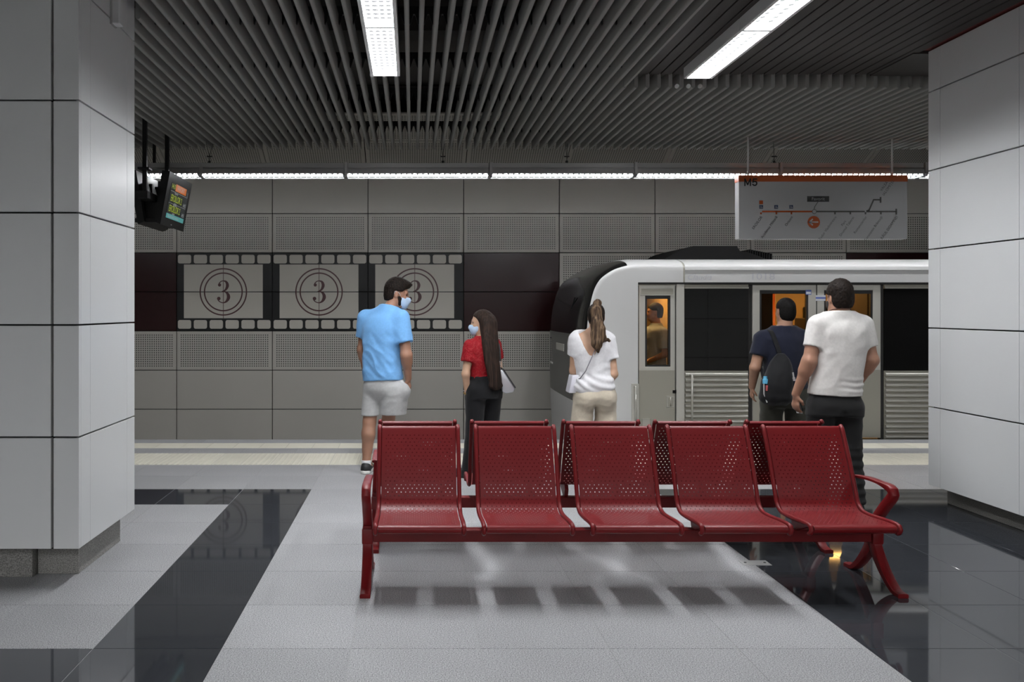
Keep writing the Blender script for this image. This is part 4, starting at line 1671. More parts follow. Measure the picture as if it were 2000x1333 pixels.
def eyes(root, hd):
    for s_ in (-1, 1):
        f = Field(hd.w(s_ * .031, .082, .002) - .03, hd.w(s_ * .031, .082, .002) + .03, .004)
        f.add(hd.e((s_ * .031, .078, .001), (.0135, .0135, .010)), 0)
        part('eye', f.mesh('eye'), 'eye_dark', root)


def skinmat(name, col):
    m = mat(name, col, .5, spec=.4, noise_amt=.08, noise_scale=14)
    m.node_tree.nodes['Principled BSDF'].inputs['Subsurface Weight'].default_value = .08
    m.node_tree.nodes['Principled BSDF'].inputs['Subsurface Radius'].default_value = (.01, .004, .002)
    return m


def cloth(name, col, rough=.85, b=.25, bs=500, na=.05):
    return mat(name, col, rough, spec=.2, noise_amt=na, noise_scale=60, bump=b, bump_scale=bs, sheen=.1)


def hairmat(name, dark, light, sc=(60, 60, 3)):
    m = mat(name, dark, .65, spec=.12)
    nt = m.node_tree; b = nt.nodes['Principled BSDF']
    tc = nt.nodes.new('ShaderNodeTexCoord'); mp = nt.nodes.new('ShaderNodeMapping')
    mp.inputs['Scale'].default_value = sc
    n = nt.nodes.new('ShaderNodeTexNoise'); n.inputs['Scale'].default_value = 1.0; n.inputs['Detail'].default_value = 3
    rp = nt.nodes.new('ShaderNodeValToRGB')
    rp.color_ramp.elements[0].position = .42; rp.color_ramp.elements[0].color = dark
    rp.color_ramp.elements[1].position = .68; rp.color_ramp.elements[1].color = light
    nt.links.new(tc.outputs['Object'], mp.inputs[0]); nt.links.new(mp.outputs[0], n.inputs['Vector'])
    nt.links.new(n.outputs['Fac'], rp.inputs[0]); nt.links.new(rp.outputs[0], b.inputs['Base Color'])
    bp = nt.nodes.new('ShaderNodeBump'); bp.inputs['Strength'].default_value = .5; bp.inputs['Distance'].default_value = .01
    nt.links.new(n.outputs['Fac'], bp.inputs['Height']); nt.links.new(bp.outputs[0], b.inputs['Normal'])
    return m


skinmat('skin_tan', srgb(156, 116, 95)); skinmat('skin_olive', srgb(156, 118, 96)); skinmat('skin_light', srgb(184, 148, 123)); skinmat('skin_brown', srgb(160, 118, 96))
hairmat('hair_dark', srgb(22, 17, 14), srgb(38, 30, 25), (90, 90, 30))
hairmat('hair_black', srgb(14, 13, 12), srgb(26, 23, 22), (120, 120, 60))
hairmat('hair_long', srgb(34, 26, 22), srgb(58, 44, 37), (90, 90, 2.5))
hairmat('hair_pony', srgb(54, 42, 33), srgb(116, 95, 74), (55, 55, 4))
cloth('polo_blue', srgb(122, 178, 232)); cloth('jersey_grey', srgb(176, 176, 175), bs=300)
cloth('tee_white', srgb(206, 203, 199)); cloth('tee_white2', srgb(212, 211, 213)); cloth('tee_navy', srgb(24, 27, 42)); cloth('denim_black', srgb(26, 26, 26)); cloth('olive', srgb(54, 54, 47))
cloth('trouser_black', srgb(20, 20, 22)); cloth('beige', srgb(188, 178, 160)); cloth('shirt_pale', srgb(170, 178, 196))
cloth('nylon_black', srgb(15, 15, 17), .7)
mat('mask_blue', srgb(178, 200, 224), .7, bump=.2, bump_scale=60); mat('mask_white', srgb(222, 226, 230), .6)
mat('mask_black', srgb(28, 28, 30), .7)
mat('eye_dark', srgb(40, 32, 28), .2)
mat('shoe_black', srgb(26, 26, 27), .6); mat('shoe_white', srgb(205, 205, 200), .5); mat('sock_white', srgb(220, 220, 220), .8)
mat('bag_silver', srgb(188, 190, 194), .28, metal=.55, bump=.15, bump_scale=30); mat('bag_white', srgb(205, 204, 212), .4); mat('gold', srgb(190, 160, 90), .3, metal=.9)
mat('strap_dark', srgb(40, 38, 40), .5); mat('strap_grey', srgb(128, 126, 132), .4, metal=.4)
mat('phone_black', srgb(14, 14, 16), .15); mat('bottle_blue', srgb(96, 170, 204), .25); mat('zip_pale', srgb(200, 200, 200), .35, metal=.5); mat('tag_red', srgb(170, 80, 80), .5)
mat('cord', srgb(60, 34, 32), .6)


def lace():
    m = mat('lace_red', srgb(150, 22, 34), .7, spec=.2)
    nt = m.node_tree; b = nt.nodes['Principled BSDF']
    tc = nt.nodes.new('ShaderNodeTexCoord')
    v = nt.nodes.new('ShaderNodeTexVoronoi'); v.inputs['Scale'].default_value = 75; v.feature = 'SMOOTH_F1'
    n = nt.nodes.new('ShaderNodeTexNoise'); n.inputs['Scale'].default_value = 40; n.inputs['Detail'].default_value = 3
    nt.links.new(tc.outputs['Object'], v.inputs['Vector']); nt.links.new(tc.outputs['Object'], n.inputs['Vector'])
    a = nt.nodes.new('ShaderNodeMath'); a.operation = 'ADD'
    nt.links.new(v.outputs['Distance'], a.inputs[0]); nt.links.new(n.outputs['Fac'], a.inputs[1])
    rp = nt.nodes.new('ShaderNodeValToRGB')
    e = rp.color_ramp.elements
    e[0].position = .70; e[0].color = srgb(142, 17, 27); e[1].position = 1.3; e[1].color = srgb(142, 34, 38)
    k = e.new(.98); k.color = srgb(130, 15, 25)
    nt.links.new(a.outputs[0], rp.inputs[0]); nt.links.new(rp.outputs[0], b.inputs['Base Color'])
    bp = nt.nodes.new('ShaderNodeBump'); bp.inputs['Strength'].default_value = .6; bp.inputs['Distance'].default_value = .006
    nt.links.new(a.outputs[0], bp.inputs['Height']); nt.links.new(bp.outputs[0], b.inputs['Normal'])


lace()


def shrink(kn, g):
    return [(k[0], k[1], k[2], max(.02, k[3] - g), max(.02, k[4] - g)) for k in kn]


def plane(pt, n):
    pt = np.array(pt, float); n = np.array(n, float); n /= np.linalg.norm(n)
    return lambda P: (P - pt) @ n


def sleeve(f, sh, el, t_end, r0, r1, k=.045, flare=0.0):
    """short sleeve from the shoulder along the upper arm, cut square at t_end"""
    sh = np.array(sh, float); el = np.array(el, float)
    e = sh + (el - sh) * t_end
    d = (el - sh) / np.linalg.norm(el - sh)
    fn0, lo, hi = seg(sh, sh + (el - sh) * (t_end + .25), r0, r1 + flare)

    def fn(P):
        return np.maximum(fn0(P), (P - e) @ d)
    f.add((fn, lo, hi), k)
    return f


# ---------------------------------------------------------------- man in the blue polo
def man_blue():
    S = 204.0; CX = 752.0
    X = lambda px: (px - CX) / S
    root = thing('person', 'person in a light blue T-shirt and grey shorts wearing a face mask', 'person', (wx(CX, S), F / S, 0), 'people waiting on the platform')
    Y = 34
    kn = [(.84, -.02, 0, .200, .150), (.93, -.022, 0, .196, .150), (1.05, -.030, 0, .184, .148), (1.17, -.030, 0, .186, .145), (1.29, -.024, 0, .200, .146),
          (1.40, -.015, 0, .208, .140), (1.48, -.004, .01, .190, .122), (1.535, .014, .015, .135, .098), (1.585, .03, .02, .088, .085), (1.605, .034, .02, .078, .08)]
    hd = Head((X(776), .06, 1.712), 90, -10, 0, 1.07)
    rs, re, rw = (.158, -.105, 1.475), (.205, -.150, 1.13), (.222, -.075, .905)
    ls, le, lw = (-.195, .115, 1.475), (-.222, .165, 1.17), (-.200, .235, .95)
    lh, lk, la = (-.105, .045, .92), (-.148, .01, .50), (-.178, -.03, .10)
    rh, rk, ra = (.065, -.035, .92), (.03, .17, .50), (-.045, .32, .10)
    f = Field((-.45, -.4, 0), (.45, .6, 1.9), .0072)
    hd.skin(f)
    f.add(seg((.03, .0, 1.50), (X(768), .034, 1.64), .074, .057), .025)
    f.add(stack(shrink(kn, .03), Y), .03)
    for a, b, c in ((rs, re, rw), (ls, le, lw)):
        f.add(seg(a, b, .060, .050), .04).add(seg(b, c, .052, .032), .02)
        m_ = np.array(b) * .72 + np.array(c) * .28
        f.add(seg(b, m_, .05, .050), .03)
    hand(f, rw, (.05, .25, -1), (.8, -.6, 0), .35, 1.0, 1)
    hand(f, lw, (.1, .3, -1), (-.9, 0, 0), .4, 1.0, -1)
    for h_, k_, a_ in ((lh, lk, la), (rh, rk, ra)):
        h_, k_, a_ = np.array(h_), np.array(k_), np.array(a_)
        f.add(seg(h_, k_, .092, .064), .03).add(seg(k_, a_, .058, .040), .02)
        c = k_ + (a_ - k_) * .32 + V3(.0, -.022, 0)
        f.add(seg(k_ + (a_ - k_) * .12 + V3(0, -.012, 0), c, .052, .060), .04).add(seg(c, k_ + (a_ - k_) * .7, .058, .042), .03)
        f.add(seg(a_, a_ + V3(.03, .10, -.05), .038, .03), .02)
    part('body', f.mesh('body'), 'skin_tan', root)
    eyes(root, hd)
    # T-shirt
    f = Field((-.42, -.4, .8), (.42, .4, 1.66), .0072)
    f.add(stack(kn, Y), 0)
    sleeve(f, rs, re, .64, .082, .076); sleeve(f, ls, le, .60, .080, .074)
    f.add(seg((.16, -.06, 1.50), (.05, .01, 1.545), .05, .06), .05).add(seg((-.18, .10, 1.495), (.0, .02, 1.545), .05, .06), .05)
    f.cut(lambda P: .885 + .010 * np.sin(P[..., 0] * 9 + 1) - P[..., 2])
    c0 = np.array([.040, .022, 1.60]); nn = V3(.25, .12, 1)
    f.cut(plane(c0, nn))

    def wr(p):
        w1 = folds(.015, 7, 7, 3.2, .9, 3.1)(p) * min(1, max(.1, (p[2] - .89) / .05))
        k = min(1, max(0, (1.5 - p[2]) / .25))
        return w1 * k * (.75 + .45 * min(1, max(0, (1.36 - p[2]) / .2)))
    sh = part('tshirt', f.mesh('tshirt'), 'polo_blue', root, wr)
    # shorts
    f = Field((-.42, -.4, .45), (.45, .5, 1.0), .0072)
    f.add(stack([(.68, -.015, 0, .10, .07), (.73, -.015, 0, .155, .115), (.79, -.015, 0, .188, .146), (.84, -.018, 0, .190, .146), (.88, -.02, 0, .184, .138), (.93, -.02, 0, .178, .13)], Y, 2.3), 0)
    f.add(seg((-.100, .06, .80), (-.140, .02, .54), .112, .090), .03)
    f.add(seg((.088, -.045, .78), (.072, .0, .54), .136, .130), .012)
    f.add(ell((.200, -.10, .80), (.046, .060, .075)), .05)
    f.cut(lambda P: np.maximum(P[..., 2] - .905, .545 - .02 * np.tanh((P[..., 0] + .055) * 40) * 0 + .014 * (P[..., 0] > -.06) - P[..., 2]))
    f.sub(seg((.235, -.10, .92), (.218, -.085, .835), .05, .042), .01)
    part('shorts', f.mesh('shorts'), 'jersey_grey', root, folds(.004, 8, 8, 12, .5, 7.7))
    # hair and beard
    f = Field(hd.c - .2, hd.c + .2, .0055)
    hd.hair_short(f, .013, .066, -.075, .86, .008)
    f.add(hd.e((0, .058, .098), (.055, .055, .032)), .03)
    part('hair', f.mesh('hair'), 'hair_dark', root, folds(.004, 60, 60, 60, 0, 1))
    f = Field(hd.c - .2, hd.c + .2, .0055)
    f.add(hd.e((0, .022, -.036), (.067, .079, .096)), 0).add(hd.e((0, .052, -.102), (.036, .036, .028)), .03)
    f.add(hd.sg((.060, .020, -.02), (.048, .03, -.085), .010, .017), .02).add(hd.sg((-.060, .020, -.02), (-.048, .03, -.085), .010, .017), .02)
    f.cut(lambda P: np.maximum(hd.loc(P)[..., 2] + .018 + .9 * np.maximum(0, hd.loc(P)[..., 1] - .03), .006 - hd.loc(P)[..., 1]) * .7)
    part('beard', f.mesh('beard'), 'hair_dark', root, folds(.002, 90, 90, 90))
    mask(root, hd)
    for a_ in ((la[0], la[1]), (ra[0], ra[1])):
        f = Field((a_[0] - .08, a_[1] - .08, .05), (a_[0] + .08, a_[1] + .08, .17), .006)
        f.add(seg((a_[0], a_[1], .06), (a_[0], a_[1], .16), .045, .045), 0)
        f.cut(lambda P: P[..., 2] - .125)
        part('sock', f.mesh('sock'), 'sock_white', root)
    shoe(root, (la[0], la[1]), 8, 'shoe_black', 'shoe_white'); shoe(root, (ra[0], ra[1]), 40, 'shoe_black', 'shoe_white')
    return root


# ---------------------------------------------------------------- woman in red lace
def woman_red():
    S = 209.6; CX = 943.0
    X = lambda px: (px - CX) / S
    root = thing('person', 'person with very long dark hair in a red lace top and black trousers', 'person', (wx(CX, S), F / S, 0), 'people waiting on the platform')
    Y = -42
    kn = [(.78, .02, 0, .165, .125), (.86, .018, 0, .150, .115), (.93, .0, 0, .128, .100), (1.02, .0, 0, .135, .102), (1.12, .0, .005, .152, .110), (1.20, .0, .01, .150, .104),
          (1.265, .0, .01, .122, .085), (1.30, .0, .012, .075, .062), (1.33, 0, .014, .056, .056)]
    hd = Head((X(940), .02, 1.437), -90, -2, 0, .90)
    ls, le, lw = (-.125, -.075, 1.225), (-.165, -.10, .965), (-.150, -.055, .775)
    rs, re, rw = (.130, .11, 1.225), (.170, .17, .97), (.13, .27, .85)
    f = Field((-.4, -.4, 0), (.4, .5, 1.6), .0068)
    hd.skin(f)
    f.add(seg((.0, .0, 1.25), (.004, .015, 1.36), .050, .046), .03)
    f.add(stack(shrink(kn, .016), Y), .03)
    for a, b, c in ((ls, le, lw), (rs, re, rw)):
        f.add(seg(a, b, .044, .036), .03).add(seg(b, c, .037, .023), .02)
    hand(f, lw, (.12, .1, -1), (-.8, -.5, 0), .35, .85, -1)
    hand(f, rw, (-.3, .6, -.5), (.9, 0, 0), .6, .85, 1)
    L = (((-.07, -.05, .80), (-.085, -.05, .43), (-.13, -.06, .08)), ((.085, .05, .80), (.075, .06, .43), (.06, .07, .08)))
    for h_, k_, a_ in L:
        f.add(seg(h_, k_, .080, .052), .03).add(seg(k_, a_, .048, .032), .02)
        f.add(seg(a_, np.array(a_) + V3(-.09, .06, -.045), .032, .022), .02)
    part('body', f.mesh('body'), 'skin_light', root)
    eyes(root, hd)
    f = Field((-.35, -.35, .85), (.35, .4, 1.36), .0068)
    f.add(stack(kn, Y), 0)
    sleeve(f, ls, le, .56, .058, .062, .04, .004); sleeve(f, rs, re, .50, .058, .060, .04)
    f.add(seg((-.09, -.05, 1.245), (-.02, 0, 1.285), .035, .045), .04).add(seg((.10, .08, 1.245), (.02, .02, 1.285), .035, .045), .04)
    f.cut(lambda P: np.maximum(.915 - P[..., 2], P[..., 2] - 1.315))
    part('lace_top', f.mesh('lace_top'), 'lace_red', root, folds(.005, 12, 12, 9, .3, 2, .8))
    f = Field((-.4, -.4, .0), (.4, .4, 1.0), .0075)
    f.add(stack([(.74, .012, 0, .172, .132), (.80, .016, 0, .170, .132), (.86, .014, 0, .152, .118), (.93, .0, 0, .131, .104), (.96, 0, 0, .128, .10)], Y), 0)
    for h_, k_, a_ in L:
        f.add(seg(h_, k_, .098, .078), .03).add(seg(k_, a_, .078, .070), .02)
    f.cut(lambda P: np.maximum(P[..., 2] - .945, .07 - P[..., 2]))
    part('trousers', f.mesh('trousers'), 'trouser_black', root, folds(.004, 7, 7, 9, .4, 5))
    # long straight hair: a flat fall down the back
    f = Field((-.35, -.35, .7), (.35, .35, 1.62), .0068)
    f.add(hd.e((0, -.020, .034), (.090, .112, .104)), 0)
    f.cut(lambda P: (1.0 * (hd.loc(P)[..., 1] - .060) - (hd.loc(P)[..., 2] - .055)) * .65)
    hk = [(.82, .112, -.125, .026, .018), (.835, .110, -.125, .056, .028), (.90, .104, -.128, .068, .032), (1.0, .088, -.126, .076, .034), (1.10, .072, -.118, .080, .038), (1.2, .062, -.102, .083, .042),
          (1.30, .056, -.072, .083, .052), (1.38, .050, -.035, .083, .070), (1.46, .044, -.008, .082, .082), (1.50, .038, .0, .066, .066)]
    f.add(stack(hk, -30, 2.2), .035)
    f.add(seg((.08, -.02, 1.42), (.115, -.05, 1.12), .032, .025), .04)

    def wr(p):
        a = math.atan2(p[1] + .11, p[0] - .08)
        return .0035 * noise.noise(Vector((p[0] * 70, p[1] * 70, p[2] * 2.5)))
    part('long_hair', f.mesh('long_hair'), 'hair_long', root, wr)
    mask(root, hd)
    for h_, k_, a_ in L:
        shoe(root, (a_[0], a_[1]), -48, 'shoe_black', 'shoe_black', .23)
    # bracelet
    b = MB()
    c = np.array(lw) + V3(0, 0, .012)
    b.tube([(c[0] + .030 * math.cos(t), c[1] + .030 * math.sin(t), c[2] + .006 * math.sin(t)) for t in np.linspace(0, 2 * PI, 17)], .005, 6)
    part('bracelet', b.mesh('bracelet'), 'gold', root)
    b = MB()
    b.tube([(c[0] + .031 * math.cos(t), c[1] + .031 * math.sin(t), c[2] + .022) for t in np.linspace(0, 2 * PI, 17)], .003, 6)
    part('bracelet', b.mesh('bracelet'), 'zip_pale', root)
    # shoulder bag is a thing of its own
    ox, oy = wx(CX, S), F / S
    bag = thing('shoulder_bag', 'small silver flap handbag hanging from a dark shoulder strap', 'bag', (ox + .22, oy - .02, .80))
    def bw(x, y, z): return (ox + x, oy + y, z)
    bx0, by0 = .165, -.10
    b = MB()
    # wedge shaped body leaning outwards from the hip
    A = [(.150, 1.005), (.178, 1.010), (.292, .832), (.275, .800), (.205, .785), (.172, .80)]
    b.prism([(ox + q[0], q[1]) for q in A], 'y', oy - .10, oy + .10)
    o = b.build('bag_body', 'bag_silver', bag)
    bm = bmesh.new(); bm.from_mesh(o.data)
    bmesh.ops.bevel(bm, geom=bm.edges[:], offset=.010, segments=3, affect='EDGES', profile=.5); bm.to_mesh(o.data); bm.free(); smooth_angle(o, 50)
    b = MB().prism([(ox + .165, 1.022), (ox + .185, 1.012), (ox + .297, .842), (ox + .286, .835)], 'y', oy - .105, oy + .105)
    b.build('flap_edge', 'strap_dark', bag)
    st = [(.155, -.06, 1.01), (.158, -.05, 1.08), (.160, .02, 1.18), (.155, .08, 1.255), (.142, .12, 1.292), (.155, .17, 1.26), (.172, .16, 1.15), (.17, .07, 1.01)]
    b = MB().tube([bw(*p) for p in st[1:7]], .009, 8)
    b.build('strap', 'strap_dark', bag, smooth=True)
    b = MB()
    for p, q in ((st[0], st[1]), (st[7], st[6])):
        for k in range(5):
            cc = np.array(p) + (np.array(q) - np.array(p)) * (k / 4.5)
            b.tube([bw(cc[0] + .009 * math.cos(t), cc[1] + (.009 * math.sin(t) if k % 2 else 0), cc[2] + (0 if k % 2 else .009 * math.sin(t))) for t in np.linspace(0, 2 * PI, 9)], .0025, 5)
    b.build('strap_chain', 'zip_pale', bag)['kind'] = 'stuff'
    return root


# ---------------------------------------------------------------- woman with the ponytail
def woman_white():
    S = 211.0; CX = 1160.0
    X = lambda px: (px - CX) / S
    root = thing('person', 'person with a streaked ponytail in a white T-shirt and beige trousers', 'person', (wx(CX, S), F / S, 0), 'people waiting on the platform')
    Y = 6
    kn = [(.80, .0, 0, .165, .128), (.86, .0, -.005, .158, .125), (.95, .0, 0, .150, .118), (1.05, -.012, 0, .158, .112), (1.16, -.018, .0, .176, .114), (1.25, -.018, 0, .182, .106),
          (1.32, -.016, .01, .158, .085), (1.35, -.012, .012, .115, .07), (1.385, -.006, .015, .066, .06)]
    hd = Head((X(1166), .03, 1.493), 14, -6, 0, .92)
    rs, re, rw = (.140, .0, 1.285), (.172, -.045, .965), (.152, .07, .865)
    ls, le, lw = (-.172, .0, 1.29), (-.178, .05, .99), (-.150, .14, .87)
    f = Field((-.4, -.4, 0), (.4, .45, 1.68), .0068)
    hd.skin(f)
    f.add(seg((-.008, .0, 1.31), (.02, .012, 1.42), .052, .047), .03)
    f.add(stack(shrink(kn, .014), Y), .03)
    for a, b, c in ((rs, re, rw), (ls, le, lw)):
        f.add(seg(a, b, .046, .038), .035).add(seg(b, c, .039, .025), .02)
    hand(f, rw, (-.1, .5, -.8), (.9, -.2, 0), .3, .85, 1); hand(f, lw, (.1, .5, -.8), (-.9, -.2, 0), .3, .85, -1)
    L = (((-.085, 0, .83), (-.115, .0, .45), (-.13, .0, .08)), ((.085, 0, .83), (.10, .02, .45), (.10, .04, .08)))
    for h_, k_, a_ in L:
        f.add(seg(h_, k_, .082, .054), .03).add(seg(k_, a_, .05, .033), .02)
        f.add(seg(a_, np.array(a_) + V3(0, .11, -.045), .033, .024), .02)
    part('body', f.mesh('body'), 'skin_light', root)
    eyes(root, hd)
    f = Field((-.38, -.35, .72), (.38, .35, 1.42), .0068)
    f.add(stack([(k[0], k[1], k[2], k[3] + .006, k[4] + .006) for k in kn], Y), 0)
    sleeve(f, rs, re, .57, .060, .062, .035, .004); sleeve(f, ls, le, .50, .060, .064, .035, .004)
    f.add(seg((.10, 0, 1.315), (.02, 0, 1.345), .045, .05), .04).add(seg((-.14, 0, 1.325), (-.05, 0, 1.35), .045, .05), .04)
    f.add(seg((-.10, -.06, .85), (.08, -.06, .86), .085, .085), .06)
    # curved hem, deep scooped back
    f.cut(lambda P: (.785 + 2.4 * np.maximum(0, P[..., 0] - .02) ** 2 + .35 * np.maximum(0, -.115 - P[..., 0]) + .25 * np.maximum(0, P[..., 1])) - P[..., 2])

    def scoop(P):
        q = np.maximum(0, (P[..., 2] - 1.135)) / .21
        hw = .098 * np.sqrt(np.clip(q, 0, 1)) + .012 * q
        d = np.abs(P[..., 0] + .042) - hw
        return np.maximum(np.maximum(d, 1.135 - P[..., 2]), P[..., 1] - .0)
    f.sub((scoop, np.array([-.2, -.3, 1.12]), np.array([.2, .05, 1.42])), .004)
    f.cut(lambda P: P[..., 2] - 1.372)

    def wr(p):
        s = 0
        if p[2] < 1.0:
            d = (p[2] - .80) - .45 * (p[0] - .16) ** 2 * 4 - .15 * p[0]
            s = .005 * min(1, max(0, (p[2] - .80) / .05)) * math.sin(d * 80 + 1.5 * noise.noise(Vector((p[0] * 5, p[1] * 5, 0)))) * min(1, (1.0 - p[2]) / .07) * (1 if p[1] < .05 else .3)
        return s + folds(.006, 8, 8, 9, .4, 4)(p) * min(1, max(.1, (p[2] - .79) / .06))
    part('tshirt', f.mesh('tshirt'), 'tee_white2', root, wr)
    f = Field((-.4, -.4, .0), (.42, .4, .95), .0075)
    f.add(stack([(.70, .0, -.01, .17, .13), (.75, .005, -.015, .188, .150), (.82, .01, -.01, .175, .14), (.90, .012, 0, .158, .125)], Y), 0)
    for s_, (h_, k_, a_) in zip((-1, 1), L):
        h2 = np.array([s_ * .098 + .006, -.01, .76])
        k2 = np.array([s_ * .112 - .004, .0, .48])
        f.add(seg(h2, k2, .098, .094), .02).add(seg(k2, a_, .094, .085), .04)
        f.add(ell((s_ * .085 + .005, -.075, .735), (.088, .085, .10)), .04)
    f.sub(seg((.008, -.26, .56), (.006, -.20, .86), .035, .02), .05)
    f.sub(seg((.006, -.2, .30), (.010, -.0, .615), .012, .004), .03)
    f.cut(lambda P: np.maximum(P[..., 2] - .905, .09 - P[..., 2]))
    part('trousers', f.mesh('trousers'), 'beige', root, lambda p: folds(.008, 6, 6, 10, .35, 8)(p) * (1 if p[2] < .75 else .5))
    # hair: smooth cap plus ponytail from the crown
    f = Field(hd.c - .22, hd.c + .22, .006)
    hd.hair_short(f, .010, .062, -.080, .9)
    part('hair', f.mesh('hair'), 'hair_dark', root, lambda p: .003 * noise.noise(Vector((p[0] * 60, p[1] * 20, p[2] * 20))))
    f = Field((-.3, -.35, 1.05), (.35, .2, 1.70), .006)
    cr = hd.w(0.01, -.055, .128)
    ti = [tuple(cr), tuple(cr + V3(-.012, -.060, .0)), tuple(cr + V3(-.03, -.088, -.07)), (X(1161), -.125, 1.42), (X(1160), -.135, 1.33), (X(1159), -.145, 1.25), (X(1161), -.145, 1.18)]
    rr = [.024, .034, .048, .054, .054, .044, .008]
    for k in range(len(ti) - 1):
        f.add(seg(ti[k], ti[k + 1], rr[k], rr[k + 1], ((0, 1, .15), 1.7)), .03)
    f.add(seg((X(1168), -.13, 1.38), (X(1172), -.12, 1.30), .040, .025), .03).add(seg((X(1172), -.12, 1.30), (X(1184), -.075, 1.275), .028, .014), .02).add(seg((X(1184), -.085, 1.275), (X(1198), -.04, 1.262), .015, .005), .02)
    f.add(seg((X(1160), -.145, 1.26), (X(1162), -.14, 1.165), .035, .006), .02)
    f.add(seg((X(1172), -.135, 1.31), (X(1163), -.14, 1.20), .016, .008), .02)
    part('ponytail', f.mesh('ponytail'), 'hair_pony', root, lambda p: .007 * noise.noise(Vector((p[0] * 55 + p[2] * 6, p[1] * 30, p[2] * 4))))
    b = MB()
    mask(root, hd)
    for h_, k_, a_ in L:
        shoe(root, (a_[0], a_[1]), 4, 'shoe_white', 'shoe_white', .24)
    # crossbody bag
    ox, oy = wx(CX, S), F / S
    bag = thing('crossbody_bag', 'small white crossbody bag on a thin grey strap', 'bag', (ox - .21, oy, .80))
    b = MB().cbox(ox - .245, ox - .155, oy - .06, oy + .12, .79, .955, .012)
    for i, v in enumerate(b.v):
        t = (v[2] - .79) / .165
        b.v[i] = (v[0] + t * .035 - (.0 if v[0] < ox - .2 else t * .02), v[1], v[2])
    o = b.build('bag_body', 'bag_white', bag); smooth_angle(o, 40)
    MB().cbox(ox - .158, ox - .150, oy - .064, oy + .08, .83, .93, .002).build('side_tab', 'strap_dark', bag)
    pts = []
    top = [(.045, .02, 1.372), (.042, -.06, 1.335), (.01, -.112, 1.24), (-.05, -.138, 1.12), (-.105, -.142, 1.0), (-.150, -.11, .93), (-.165, -.05, .92)]
    n_dark = 3
    b = MB().tube([(ox + p[0], oy + p[1], p[2]) for p in top[:3]], .009, 8); b.build('shoulder_strap', 'strap_dark', bag, smooth=True)
    b = MB().tube([(ox + p[0], oy + p[1], p[2]) for p in top[2:]], .005, 8); b.build('strap', 'strap_grey', bag, smooth=True)
    b = MB().tube([(ox + .17, oy + .03, 1.0), (ox + .17, oy + .03, 1.0)], .001, 3) if False else None
    return root


